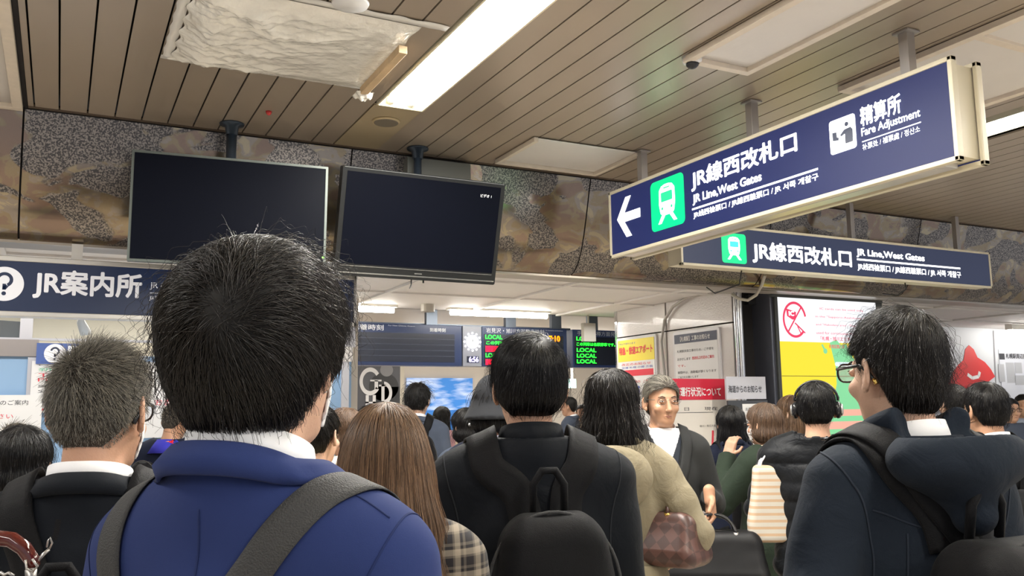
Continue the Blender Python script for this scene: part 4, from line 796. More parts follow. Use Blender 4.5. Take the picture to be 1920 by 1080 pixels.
# --- head: frame origin between the ears, +y is the face
def head_sdf(jaw=1., fat=0.):
    f = U_(.02, ell((0, -.014, .03), (.073, .092, .090)), ell((0, .026, -.03), (.060 + fat, .062, .082)), ell((0, .040, -.088), (.036 * jaw + fat, .040, .028)))
    f = U_(.012, f, cap((0, .088, .006), (0, .103, -.036), .007, .0115), cap((-.030, .074, .022), (.030, .074, .022), .010), ell((-.038, .062, -.03), (.022, .022, .02)), ell((.038, .062, -.03), (.022, .022, .02)))
    f = sub(f, U_(.004, ell((-.032, .100, .005), (.018, .018, .010)), ell((.032, .100, .005), (.018, .018, .010))), .010)
    f = U_(.005, f, ell((-.011, .096, -.039), (.007, .007, .006)), ell((.011, .096, -.039), (.007, .007, .006)), cap((-.018, .077, -.064), (0, .0845, -.0620), .004, .005), cap((.018, .077, -.064), (0, .0845, -.0620), .004, .005), cap((-.013, .079, -.071), (.013, .079, -.071), .0055))
    f = U_(.006, f, ell((-.030, .083, .004), (.014, .008, .009)), ell((.030, .083, .004), (.014, .008, .009)))
    for s in (-1, 1):
        Re = Rot('Z', s * 27) @ Rot('X', -10)
        e = sub(ell((s * .083, -.012, -.002), (.0075, .0195, .033), Re), ell((s * .0905, -.008, .004), (.006, .0115, .021), Re), .004)
        e = U_(.004, e, ell((s * .079, -.004, -.030), (.006, .009, .010)))
        g = f; f = U_(.006, g, e)
    return f
HEAD = head_sdf(); HEADF = head_sdf(1.15, .004)
def hand_parts(w, d, nrm, curl=.5, side=1, s=1.):
    """wrist point, pointing direction, palm normal; side=+1 puts the thumb towards cross(d,nrm)"""
    w = A(w, dtype=float); d = A(d, dtype=float) / np.linalg.norm(d); nrm = A(nrm, dtype=float); nrm = nrm - d * (nrm @ d); nrm /= np.linalg.norm(nrm); x = np.cross(d, nrm) * side; o = []
    Rm = np.stack([x, d, nrm], 1); o.append(rbox(w + d * .048 * s, (.038 * s, .048 * s, .014 * s), .013 * s, Rm)); k = U_(.008, o[0], cap(w - d * .03, w + d * .02, .026 * s, .025 * s)); fs = [k]
    for i, (off, L) in enumerate(((.028, .072), (.0095, .080), (-.0095, .074), (-.027, .060))):
        p = w + d * .09 * s + x * off * s; a = .15 + curl * (.5 + .08 * i); ch = []; dd = d; seg = [L * .45, L * .32, L * .23]; r = .0088 * s
        for q, sg in enumerate(seg):
            dd = d * cos(a) + nrm * sin(a); p2 = p + dd * sg * s; ch.append(cap(p, p2, r, r * .9)); p = p2; r *= .9; a += curl * 1.15 + .05
        fs.append(U_(.002, *ch))
    p = w + d * .02 * s + x * .03 * s; dd = d * .65 + x * .7 + nrm * .25 * (1 + curl); dd /= np.linalg.norm(dd); p2 = p + dd * .042 * s; d3 = d * .9 + x * .2 + nrm * .5 * curl; d3 /= np.linalg.norm(d3)
    fs.append(U_(.004, cap(p, p2, .0125 * s, .0105 * s), cap(p2, p2 + d3 * .03 * s, .010 * s, .0085 * s)))
    def f(P):
        dv = fs[0](P)
        for g in fs[1:]: dv = smin(dv, g(P), .0035)
        return dv
    return f, (w + d * .07)
# --- torso and clothing
ARM = {'L': dict(sh=(-.158, -.015, 1.372), el=(-.205, -.03, 1.11), wr=(-.20, .06, .87)), 'R': dict(sh=(.158, -.015, 1.372), el=(.205, -.03, 1.11), wr=(.20, .06, .87))}
def torso(arms, w=1., t=.0, hem=.84, puff=.0, flare=0., armr=1.):
    X = lambda v: (v[0] * w, v[1], v[2])
    core = U_(.05, ell((0, -.012, 1.25), (.160 * w + t, .112 + t, .20 + t)), cap((-.108 * w, -.022, 1.380), (.108 * w, -.022, 1.380), .054 + t), ell((0, -.005, 1.03), (.150 * w + t, .105 + t, .22)), ell((0, -.01, .90), (.165 * w + t + flare, .118 + t + flare * .6, .16)), cap((0, -.040, 1.457), (-.115 * w, -.022, 1.398), .046 + t, .044 + t), cap((0, -.040, 1.457), (.115 * w, -.022, 1.398), .046 + t, .044 + t))
    if hem < .80: core = U_(.05, core, cap((0, -.01, .95), (0, -.01, hem - .1), .135 + t + flare * .4, .15 + t + flare))
    fs = [core]
    for k in ('L', 'R'):
        a = arms[k]; fs.append(U_(.02, cap(X(a['sh']), a['el'], (.057 + t) * armr, (.042 + t * .8) * armr), cap(a['el'], a['wr'], (.042 + t * .8) * armr, (.030 + t * .7) * armr)))
    def f(P):
        d = fs[0](P)
        for g in fs[1:]: d = smin(d, g(P), .028)
        return d
    return f
def creases(f, amp, sc=1., seed=0, ring=0.):
    def g(P):
        d = f(P)
        if amp:
            x, y, z = P[:, 0] * sc, P[:, 1] * sc, P[:, 2] * sc; s = seed * 1.7
            w = np.sin(9 * x + 5 * y + s) * 1.4 + np.sin(7 * z + 4 * x + s * 2)
            n = np.sin(26 * z + 12 * x * np.sign(x) + w * 1.6) * .5 + np.sin(47 * z - 22 * x + 19 * y + w * 2.2 + s) * .3 + np.sin(16 * x + 31 * y + 9 * z + s) * .3
            side = np.clip((np.abs(P[:, 0]) - .08) * 6, .25, 1); d = d + amp * n * side
        if ring: d = d - ring * (np.abs(np.sin(P[:, 2] * pi / .085)) ** .6 - .5)
        return d
    return g
def garment(name, root, arms, m, h=.008, w=1., t=.012, hem=.84, amp=.003, neckz=1.474, neckr=0., seed=0, puff=0., flare=0., armr=1., extra=None, split=0.):
    base = torso(arms, w, t, hem, puff, flare, armr)
    if extra: b0 = base; base = lambda P: smin(b0(P), extra(P), .03)
    base = creases(base, amp, seed=seed, ring=puff)
    def cut(P):
        a = np.where(np.hypot(P[:, 0], P[:, 1] + .03) < .105, P[:, 2] - neckz, -1.)
        c = hem - P[:, 2]; c = np.where(np.abs(P[:, 0]) > .40 * w, -1, c); inarm = np.full(len(P), 1.)
        for k in ('L', 'R'):
            wr = A(arms[k]['wr']); el = A(arms[k]['el']); dd = (wr - el) / np.linalg.norm(wr - el); q = (P - wr) @ dd; near = np.linalg.norm(P - (el + (wr - el) * 1.1), axis=1)
            a = np.maximum(a, np.where(near < .10, q, -1)); c = np.where((np.abs(P[:, 0]) > .165 * w) & (P[:, 2] < hem + .05), np.minimum(c, -.01), c)
        return np.maximum(a, c)
    f = lambda P: np.maximum(base(P), cut(P))
    pts_ = np.array([arms[k][j] for k in 'LR' for j in ('sh', 'el', 'wr')] + [[-.2 * w, -.17, hem], [.2 * w, .17, hem], [0, -.25 if extra else -.18, 1.5]]); lo = pts_.min(0) - .11 - t; hi = pts_.max(0) + .11 + t; hi[2] = max(hi[2], neckz + .02) ; lo[2] = min(lo[2], hem - .02)
    lo[2] = min(arms['L']['wr'][2], arms['R']['wr'][2], hem) - .03
    o = solid(name, f, lo, hi, h, m, root, 1 if h < .01 else 0); return o, base
def legs(root, m, shoe, h=.012, hem=.0, w=1., skirt=False):
    fs = [cap((s * .085 * w, 0, .93), (s * .095 * w, .01, .50), .088 * w, .066 * w) for s in (-1, 1)] + [cap((s * .095 * w, .01, .50), (s * .10, -.01, .07), .066 * w, .058) for s in (-1, 1)] + [ell((0, -.01, .93), (.155 * w, .115, .12))]
    f = U_(.02, fs[0], fs[2]); g = U_(.02, fs[1], fs[3]); T = lambda P: np.maximum(smin(smin(f(P), g(P), .012), fs[4](P), .03), np.maximum(.05 - P[:, 2], P[:, 2] - 1.0))
    solid('trousers', creases(T, .0035, seed=3), (-.27, -.16, .03), (.27, .16, 1.02), h, m, root, 0)
    for s in (-1, 1): solid('shoe', lambda P, s=s: np.maximum(U_(.02, ell((s * .10, .06, .035), (.045, .12, .045)), cap((s * .10, -.03, .04), (s * .10, -.02, .08), .045, .045))(P), .002 - P[:, 2]), (s * .10 - .07, -.1, -.01), (s * .10 + .07, .2, .14), .010, shoe, root, 0)
def collar(root, name, m, c, a, b, z0, h, drop=.04, flare=.012, fold=0., th=.004, n=64, gf=None, gap=0.):
    """standing (and folded) collar: ring round the neck; drop = how much lower it sits at the front"""
    G = []; prof_ = [(-.001, 0), (0, h * .5), (.001, h)]
    if fold: prof_ = [(-.003, -.01), (-.001, h * .5), (.0, h * .92), (.004, h), (.009, h * .96), (.014 + flare * .3, h - fold * .35), (.018 + flare * .7, h - fold * .7), (.020 + flare, h - fold), (.016 + flare, h - fold - .002), (.008, h - fold * .6), (.002, h * .2)]
    else: prof_ = [(-.004, -.012), (-.002, h * .5), (0, h), (th * .7, h + .001), (th + flare * .4, h * .5), (th + flare, -.012)]
    for (dr, dz) in prof_:
        row = []
        for i in range(n):
            p = 2 * pi * i / n if not gap else pi / 2 + gap + (2 * pi - 2 * gap) * i / (n - 1); f = (1 + sin(p)) / 2; rr = 1 + 0 * f
            row.append((c[0] + (a + dr) * cos(p), c[1] + (b + dr) * sin(p), z0 - drop * f ** 1.3 + dz * (1 - .1 * f)))
        if gf is not None and fold:
            q = A(row); k = len(G)
            if k >= 4:
                d = gf(q); tgt = .004 if k in (4, 5) else .0025
                mv = (np.minimum(d - tgt, 0) if k in (4, 5, 6) else np.clip(d - (tgt if k != 9 else .001), -.05, .012)) if k < 9 else np.minimum(d - .001, 0) * 0
                q = q - grad(gf, q) * mv[:, None]
            row = [tuple(v) for v in q]
        G.append(row)
    G.append(G[0]); mb = MB(); mb.grid(G, wrap=not gap); return mb.build(name, m, root, True, local=True)
def spline(P, n):
    P = [A(p, dtype=float) for p in P]; P = [2 * P[0] - P[1]] + P + [2 * P[-1] - P[-2]]; o = []
    for i in range(len(P) - 3):
        for k in range(n): t = k / n; a, b, c, d = P[i:i + 4]; o.append(.5 * (2 * b + (c - a) * t + (2 * a - 5 * b + 4 * c - d) * t * t + (3 * b - a - 3 * c + d) * t ** 3))
    return A(o + [P[-2]])
def strap(root, name, m, ctrl, f, width, th=.004, off=.002, free=(0, 0), n=8, project=True):
    """a band laid on a garment; f is the garment's distance; free = how many control spans at each end leave the surface"""
    Q = spline(ctrl, n); fr0, fr1 = free[0] * n, len(Q) - 1 - free[1] * n
    if project:
        for _ in range(4):
            d = f(Q); g = grad(f, Q); k = np.ones(len(Q)); k[:fr0] = 0; k[fr1 + 1:] = 0; Q = Q - g * ((d - off) * k)[:, None]
    Nn = grad(f, Q); T = np.gradient(Q, axis=0); T /= np.linalg.norm(T, axis=1)[:, None] + 1e-9; S_ = np.cross(T, Nn); S_ /= np.linalg.norm(S_, axis=1)[:, None] + 1e-9
    for _ in range(3): S_[1:-1] = (S_[:-2] + S_[1:-1] * 2 + S_[2:]) / 4; S_ /= np.linalg.norm(S_, axis=1)[:, None]
    Nn = np.cross(S_, T); rows = []; wk = [(-1, 0), (-.5, 0), (0, 0), (.5, 0), (1, 0), (1, 1), (.5, 1), (0, 1), (-.5, 1), (-1, 1)]
    for u, l in wk:
        r = Q + S_ * u * width / 2
        if project:
            d = f(r); kk = np.ones(len(Q)); kk[:fr0] = 0; kk[fr1 + 1:] = 0; r = r - grad(f, r) * (np.clip(d - off, -.02, .02) * kk)[:, None]
        rows.append(r + Nn * th * (l if abs(u) < 1 else (.15 if not l else .85)))
    G = np.stack(rows, 1); mb = MB(); mb.grid(G, wrap=True); k = len(wk); mb.f.append(tuple(range(k))[::-1]); mb.f.append(tuple((len(Q) - 1) * k + i for i in range(k))); mb.m += [0, 0]
    return mb.build(name, m, root, True, local=True), Q

# --- hair
HEMS = {'short': [(0, -.085), (.6, -.078), (1.0, -.05), (1.25, -.015), (1.45, .012), (1.62, -.012), (1.8, -.005), (1.95, .045), (3.14, .065)],
        'full': [(0, -.098), (.6, -.092), (.95, -.070), (1.2, -.035), (1.4, -.002), (1.6, -.018), (1.78, -.012), (1.95, .03), (3.14, .05)],
        'bald': [(0, -.08), (.8, -.06), (1.3, -.01), (1.9, .0), (2.1, .045), (3.14, .11)]}
def shell(style):
    if style == 'short': return U_(.03, ell((0, -.012, .040), (.088, .104, .094)), ell((0, -.020, -.012), (.078, .084, .070)))
    if style == 'full': return U_(.03, ell((0, -.014, .042), (.1045, .118, .102)), ell((0, -.024, -.012), (.094, .094, .068)), ell((0, -.034, -.055), (.068, .066, .045)))
    if style == 'tousled': return U_(.03, ell((0, -.016, .044), (.086, .104, .096)), ell((0, -.028, -.010), (.077, .078, .068)), ell((0, -.034, -.050), (.060, .058, .050)))
    if style == 'tidy': return U_(.03, ell((0, -.012, .042), (.094, .110, .098)), ell((0, -.022, -.010), (.084, .090, .068)))
    if style == 'buzz': return U_(.03, ell((0, -.013, .034), (.079, .098, .095)), ell((0, -.014, -.03), (.072, .074, .060)))
    if style == 'bob': return U_(.03, ell((0, -.010, .035), (.098, .112, .100)), ell((0, -.022, -.05), (.102, .098, .065)))
    if style == 'medium': return U_(.04, ell((0, -.010, .035), (.095, .110, .100)), ell((0, -.030, -.07), (.102, .085, .10)), ell((0, -.035, -.14), (.115, .065, .06)))
    if style == 'long': return U_(.05, ell((0, -.008, .032), (.088, .103, .094)), ell((0, -.030, -.05), (.108, .090, .10)), ell((-.004, -.062, -.17), (.135, .080, .12)), ell((-.012, -.095, -.30), (.158, .074, .13)), ell((-.015, -.105, -.45), (.165, .066, .13)))
for k_, z_ in (('bob', -.095), ('medium', -.165), ('long', -.56)): HEMS[k_] = [(0, z_), (1.3, z_ * .98), (1.75, z_ * .9), (1.95, .03 if k_ != 'long' else .02), (2.3, .055), (3.14, .06)]
HEMS['tidy'] = HEMS['full']; HEMS['ear'] = [(0, -.100), (.5, -.095), (.8, -.078), (1.05, -.045), (1.25, .0), (1.45, .030), (1.62, .012), (1.75, -.012), (1.88, .02), (2.1, .05), (3.14, .065)]; HEMS['buzz'] = HEMS['short']
def hemz(P, style):
    az = np.arctan2(np.abs(P[:, 0]), -(P[:, 1] + .01)); h = HEMS[style]; return np.interp(az, [a for a, _ in h], [b for _, b in h])
def hair(root, Rh, hc, style, key, n=3000, whorl=(.02, -.075, .085), width=.00035, pts_n=16, h=.006, stray=.06, hem=None, swirl=.35, messy=1., seed=1, curl=0., topflow=None, cap_inset=.004, length=1., shellf=None, partL=None, hemj=.022):
    hm, cm = HM[key]; sh = shellf or shell(style); hk = hem or style; r = np.random.default_rng(seed)
    lo = (-.19, -.19, (-.62 if style == 'long' else -.26)); hi = (.19, .15, .16)
    waves = lambda P: .0022 * messy * np.sin(P[:, 0] * 95 + 3 * np.sin(P[:, 2] * 30) + seed) * np.sin(P[:, 1] * 80 + 2 * np.sin(P[:, 2] * 22))
    capf = lambda P: np.maximum(sh(P) + cap_inset + waves(P), (hemz(P, hk) + .006 - P[:, 2]) * .8)
    if style in ('long', 'medium', 'bob'):       # leave the neck and face side free
        capf0 = capf; capf = lambda P: np.maximum(capf0(P), np.where(P[:, 2] < .02, (P[:, 1] - .045 + (0.03 if style != 'bob' else 0) * (P[:, 2] < -.08)), -1))
    o = solid('hair', lambda P: capf((P - hc) @ Rh), hc - .26 if style != 'long' else hc - A([.26, .26, .66]), hc + .20, h, cm, root, 0)
    if n <= 0: return o
    # roots over the shell
    d = r.normal(size=(int(n * 2.6), 3)); d /= np.linalg.norm(d, axis=1)[:, None]; c0 = A([0, -.012, .03]); P = c0 + d * .09
    for _ in range(8): P = P - d * np.clip(sh(P), -.03, .03)[:, None]
    keep = P[:, 2] > np.maximum(hemz(P, hk) + .004, -.075 if style in ('short', 'full', 'tidy', 'buzz', 'bald', 'tousled') else -.02); P = P[keep][:n]; n = len(P)
    wp = A(whorl); lev = -r.uniform(0, 1, n) ** 1.5 * .010 * messy - .001; step = {'long': .034, 'medium': .017, 'bob': .013}.get(style, .0085)
    steps = {'long': 22, 'medium': 18}.get(style, 17); strayk = r.random(n) < stray; ph = r.uniform(0, 6.28, (n, 3)); path = [P - grad(sh, P) * .004]
    Q = P.copy(); jit = r.normal(size=(n, 3)) * .16 * messy; lastv = None
    for s in range(steps):
        g = grad(sh, Q); v = Q - wp; dist = np.linalg.norm(v, axis=1)[:, None]; v = v / (dist + 1e-6)
        sw = np.cross(g, v); fl = v + sw * swirl * np.exp(-dist / .06) + A([0, 0, -1.]) * np.clip((dist - .02) / .10, 0, 1.6) * (2.2 if style in ('long', 'medium', 'bob') else 1.0) + jit * (1 + .3 * s / steps)
        if topflow is not None: fl = fl + A(topflow) * np.clip((Q[:, 2:3] - .04) / .06, 0, 1)
        if curl: fl = fl + curl * np.stack([np.sin(ph[:, 0] + s * .9), np.cos(ph[:, 1] + s * .8), 0 * ph[:, 0]], 1)
        fl = fl - g * np.sum(fl * g, 1)[:, None]; fl /= np.linalg.norm(fl, axis=1)[:, None] + 1e-6
        if lastv is not None: fl = fl * .55 + lastv * .45; fl /= np.linalg.norm(fl, axis=1)[:, None]
        lastv = fl; Q = Q + fl * step * length; L_ = lev + np.where(strayk, .0011 * s * messy, 0) * (1 + 1.5 * r.random(n) * strayk)
        Q = Q - g * np.clip(sh(Q) - L_, -.02, .02)[:, None]; path.append(Q.copy())
    T = np.stack(path, 1)                                   # n, steps+1, 3
    # cut at the hem
    hz = np.stack([hemz(T[:, k], hk) for k in range(T.shape[1])], 1) + r.normal(0, .4, (n, 1)) * hemj - .3 * hemj; below = (T[:, :, 2] < hz); below[:, :2] = False; first = np.where(below.any(1), below.argmax(1), steps).astype(float)
    full = {'long': 1., 'medium': 1., 'bob': 1.}.get(style, None); Lk = first if full else np.minimum(first, r.uniform(.45, 1., n) * steps)
    tt = np.linspace(0, 1, pts_n)[None] * Lk[:, None]; i0 = np.clip(np.floor(tt).astype(int), 0, steps - 1); fr = (tt - i0)[..., None]; ar = np.arange(n)[:, None]; T = T[ar, i0] * (1 - fr) + T[ar, i0 + 1] * fr
    # clumps
    nc = max(40, n // 26); ci = r.choice(n, nc, replace=False); near = np.empty(n, int)
    for s in range(0, n, 2000): near[s:s + 2000] = ci[((P[s:s + 2000, None] - P[ci][None]) ** 2).sum(-1).argmin(1)]
    w = (np.linspace(0, 1, pts_n) ** 1.4 * .55)[None, :, None] * r.uniform(.3, 1, (n, 1, 1)); tgt = T[near] + (P - P[near])[:, None] * .25; ok = (np.linalg.norm(T[:, -1] - T[near][:, -1], axis=1) < .05)[:, None, None]
    T = np.where(ok, T * (1 - w) + tgt * w, T)
    if curl: T[..., 0] += .004 * np.sin(np.linspace(0, 9, pts_n)[None] + ph[near][:, :1]); T[..., 1] += .004 * np.cos(np.linspace(0, 8, pts_n)[None] + ph[near][:, 1:2])
    return strands(o, T @ Rh.T + hc, width, hm)
def strands(parent, T, width, hm):
    n, k = T.shape[:2]; cu = bpy.data.hair_curves.new('hair_strands'); cu.add_curves([k] * n)
    cu.attributes.get('position') or cu.attributes.new('position', 'FLOAT_VECTOR', 'POINT'); cu.attributes['position'].data.foreach_set('vector', np.ascontiguousarray(T, np.float32).ravel())
    ra = cu.attributes.get('radius') or cu.attributes.new('radius', 'FLOAT', 'POINT'); ra.data.foreach_set('value', np.tile(width * np.linspace(1, .35, k), n).astype(np.float32))
    cu.materials.append(hm); o = bpy.data.objects.new('hair_strands', cu); o.parent = parent; C.objects.link(o); return o
def buzz(root, Rh, hc, key, n=12000, L=.013, seed=2, width=.00035, style='buzz', bald=None, h=.006):
    hm, cm = HM[key]; sh = shell('buzz'); r = np.random.default_rng(seed)
    capf = lambda P: np.maximum(sh(P) + .001, (hemz(P, style) + .012 - P[:, 2]) * .8) if bald is None else np.maximum(np.maximum(sh(P) + .001, (hemz(P, style) + .01 - P[:, 2]) * .8), .055 - np.linalg.norm((P - A(bald)) * A([1, .8, 1]), axis=1))
    o = solid('hair', lambda P: capf((P - hc) @ Rh), hc - .16, hc + .16, h, cm, root, 0)
    d = r.normal(size=(int(n * 2.4), 3)); d /= np.linalg.norm(d, axis=1)[:, None]; P = A([0, -.012, .03]) + d * .085
    for _ in range(6): P = P - d * np.clip(sh(P) + .002, -.03, .03)[:, None]
    k = P[:, 2] > hemz(P, style) - .004
    if bald is not None: k &= np.linalg.norm((P - A(bald)) * A([1, .8, 1]), axis=1) > .058
    P = P[k][:n]; n = len(P); g = grad(sh, P); wp = A([-.03, -.07, .088]); v = P - wp; v /= np.linalg.norm(v, axis=1)[:, None]; v = v - g * np.sum(v * g, 1)[:, None]
    Ls = L * np.clip(.25 + (P[:, 2] + .06) / .09, .3, 1.25) * r.uniform(.7, 1.2, n); k_ = 5; j = r.normal(0, .28, (n, 3)); up = np.clip((P[:, 2:3] - .05) / .05, 0, 1)
    T = np.stack([P + (g * (.55 + .5 * up) * t + (v * (.5 + .6 * t) + A([0, 0, -.25]) + j * (1 + up)) * t) * Ls[:, None] for t in np.linspace(0, 1, k_)], 1)
    return strands(o, T @ Rh.T + hc, width, hm)

# --- accessories in the head frame
def glasses(root, Rh, hc, m, lens=True, thick=.0018, y=.100, w=.030, hh=.019, tip=None, z=.004, sides=(-1, 1)):
    q = lambda p: hc + Rh @ A(p); mb = MB(); t = None
    for s in (-1, 1):
        c = [(s * (.034) + w * cos(a) * (abs(cos(a)) ** -.35 if abs(cos(a)) > .05 else 1) * .86, y - .012 * abs(cos(a) * .3) - .004, z + hh * sin(a)) for a in np.linspace(0, 2 * pi, 25)[:-1]]
        mb.tube([q(p) for p in c], thick, 6, closed=True)
    mb.tube([q((-.006, y, z + .006)), q((.006, y, z + .006))], thick, 6); fr = mb.build('glasses', m, root, True, local=True)
    for s in sides:
        mb = MB(); mb.tube([q((s * .066, y - .014, z + .008)), q((s * .076, .05, z + .010)), q((s * .081, .005, z + .012)), q((s * .084, -.022, z - .004)), q((s * .082, -.040, z - .026))], [thick * 1.6, thick * 1.6, thick * 1.6, thick * 1.7, thick * 1.8], 8); o = mb.build('temple', m, fr, True, local=True)
        if tip: mb = MB(); mb.tube([q((s * .0825, -.034, z - .017)), q((s * .082, -.0405, z - .0265))], thick * 2.1, 8); mb.build('temple_tip', tip, fr, True, local=True)
    if lens:
        for s in (-1, 1): mb = MB(); P_ = [q((s * .034 + w * .9 * cos(a), y - .006, z + hh * .92 * sin(a))) for a in np.linspace(0, 2 * pi, 21)[:-1]]; mb.poly(P_, Rh @ A([0, 1, 0]), .0008); mb.build('lens', m_('lens', (.9, .95, 1), .05, trans=1, alpha=.25), fr, local=True)
    return fr
maskm = mat('face_mask_white', (.80, .79, .78), .7, bump=.1, bscale=100)
def mask(root, Rh, hc, h=.006, sides=(-1, 1)):
    f = lambda P: np.maximum(np.maximum(np.abs(U_(.02, ell((0, .026, -.03), (.060, .062, .082)), ell((0, .040, -.088), (.036, .040, .028)), ell((0, .088, -.035), (.02, .022, .03)))(P) - .006) - .0025, np.abs(P[:, 2] + .052) - .048 + .2 * np.abs(P[:, 0])), .040 - P[:, 1])
    o = solid('face_mask', lambda P: f((P - hc) @ Rh), hc - .16, hc + .16, h, maskm, root, 0)
    for s in sides:
        mb = MB(); q = lambda p: hc + Rh @ A(p); mb.tube([q((s * .064, .03, -.045)), q((s * .074, .008, -.028)), q((s * .078, -.016, -.020)), q((s * .083, -.024, -.002)), q((s * .080, -.018, .018)), q((s * .078, .01, .008)), q((s * .062, .04, -.03))], .0016, 6); mb.build('ear_loop', maskm, o, True, local=True)
def face(root, Rh, hc):
    q = lambda p: hc + Rh @ A(p); we, ir, li = m_('eye_white', (.50, .46, .43), .3), m_('iris', (.03, .018, .01), .1), m_('lip', (.42, .19, .14), .5)
    for s in (-1, 1):
        mb = MB(); c = (s * .031, .0875, .004)
        o = solid('eye', framed(ell(c, (.0115, .0050, .0032)), Rh, hc), q(c) - .02, q(c) + .02, .0016, we, root, 0)
        mb.tube([q((s * .031, .0905, .004)), q((s * .031, .0930, .004))], [.0033, .0030], 12); mb.build('iris', ir, o, True, local=True)
        mb = MB(); mb.tube([q((s * .020, .0915, .0085)), q((s * .031, .0932, .0100)), q((s * .043, .0880, .0075))], [.001, .0016, .001], 6); mb.build('eyelid_line', m_('lash', (.03, .02, .015), .6), o, True, local=True)
        mb = MB(); mb.tube([q((s * .015, .0895, .0225)), q((s * .030, .0905, .0275)), q((s * .047, .080, .0230))], [.0022, .0030, .0014], 8); mb.build('eyebrow', m_('brow', (.03, .025, .02), .8), root, True, local=True)
    mb = MB(); mb.tube([q((-.020, .0805, -.0660)), q((-.007, .0885, -.0635)), q((0, .0885, -.0650)), q((.007, .0885, -.0635)), q((.020, .0805, -.0660))], [.0010, .0026, .0024, .0026, .0010], 8); mb.tube([q((-.016, .0795, -.0690)), q((0, .0872, -.0705)), q((.016, .0795, -.0690))], [.0010, .0032, .0010], 8); mb.build('lips', li, root, True, local=True)
def headphones(root, Rh, hc, m, m2):
    q = lambda p: hc + Rh @ A(p); mb = MB(); mb.tube([q((.096 * cos(a), -.005, .042 + .092 * sin(a))) for a in np.linspace(.0, pi, 25)], .006, 10); o = mb.build('headphones', m, root, True, local=True)
    for s in (-1, 1):
        solid('ear_cup', framed(U_(.01, ell((s * .093, -.008, .0), (.020, .036, .040))), Rh, hc), q((s * .106, -.008, 0)) - .06, q((s * .106, -.008, 0)) + .06, .006, m, o, 0)
        solid('ear_cup_disc', framed(ell((s * .111, -.008, .0), (.006, .026, .030)), Rh, hc), q((s * .124, -.008, 0)) - .05, q((s * .124, -.008, 0)) + .05, .005, m2, o, 0)
SHOE = mat('shoe_black', (.015, .013, .012), .35)
VIEW = 27.07
def person(px, py, d, turn, label, style='short', key='b', n=1500, head_turn=0., tilt=0., roll=0., sk=SK, h=.009, hh=.006, arms=None, w=1., top=None, tkw=None, trousers=None, extra_top=.030, hkw=None, hstyle='hair', group=None, hands=('L', 'R'), curl=.5, female=False, height=None, neck=1., facial=False, jaw=HEAD, handn=None):
    """px,py: pixel of the top of the hair; d: distance along the view"""
    P0 = ond(px, py, d); s = P0[2] / (1.72 + extra_top - .012); az = math.degrees(math.atan2(P0[0], P0[1])); rz = -R_(az + turn)
    root = empty('person', (P0[0], P0[1], 0), rz, s); tag(root, label, 'person', group)
    Rh = Rot('Z', -head_turn) @ Rot('X', tilt) @ Rot('Y', roll); piv = A([0, -.02, 1.50]); hc = piv + Rh @ A([0, .02, .098]); arms = arms or ARM
    hs = framed(jaw, Rh, hc); nk = U_(.03, cap(hc + Rh @ A([0, -.022, -.045]), (0, -.03, 1.44), .050 * neck, .056 * neck), cap((0, -.03, 1.44), (0, -.03, 1.36), .056, .08)); fh = U_(.022, hs, nk)
    V, F = nets(lambda P: np.maximum(fh(P), 1.37 - P[:, 2]), (hc[0] - .13, -.16, 1.36), (hc[0] + .13, .20, 1.76), hh); V = V - grad(fh, V, hh * .5) * np.clip(fh(V), -hh, hh)[:, None] * (V[:, 2] > 1.39)[:, None]
    Vs, Fs = [V], [F]; k = len(V)
    # trunk and limbs below the clothes, coarse, same mesh
    tb = torso(arms, w * .96, -.012, .84); lg = U_(.02, cap((-.085, 0, .93), (-.1, -.01, .06), .07, .035)); lg2 = cap((.085, 0, .93), (.1, -.01, .06), .07, .035)
    if d < 6:
        V, F = nets(lambda P: smin(smin(tb(P), lg(P), .02), lg2(P), .02), (-.42, -.26, .0), (.42, .42, 1.47), .022); Vs.append(V); Fs.append(F + k); k += len(V)
        for q in hands:
            wr = A(arms[q]['wr']); el = A(arms[q]['el']); dd = arms[q].get('hd', (wr - el)); sg = 1 if q == 'L' else -1; nr = arms[q].get('hn', (-sg * -1., 0, 0)); nr = arms[q].get('hn', (sg, .15, 0))
            fhnd, c = hand_parts(wr, dd, nr, curl=arms[q].get('curl', curl), side=arms[q].get('side', -sg), s=.95 if female else 1.02); V, F = nets(fhnd, c - .13, c + .13, .0045 if d < 4.6 else .007); Vs.append(V); Fs.append(F + k); k += len(V)
    body = npmesh('body', np.concatenate(Vs), np.concatenate(Fs), sk, root)
    hkw = dict(hkw or {})
    if hstyle == 'buzz': buzz(root, Rh, hc, key, n=n, h=hh, **hkw)
    else: hair(root, Rh, hc, style, key, n=n, h=hh, **hkw)
    if facial: face(root, Rh, hc)
    kw = dict(h=h); kw.update(tkw or {}); gname = kw.pop('name', 'jacket'); g, gf = garment(gname, root, arms, top, w=w, **kw)
    legs(root, trousers or m_('trouser_dark', (.02, .021, .026), .8), SHOE, .014 if d > 1.5 else .014, w=1 if not female else .9)
    return dict(root=root, s=s, Rh=Rh, hc=hc, gf=gf, arms=arms, rz=rz, P0=P0)
def thing_on(ctx, name, label, cat, group=None):
    r = empty(name, ctx['root'].location, ctx['rz'], ctx['s']); tag(r, label, cat, group); return r
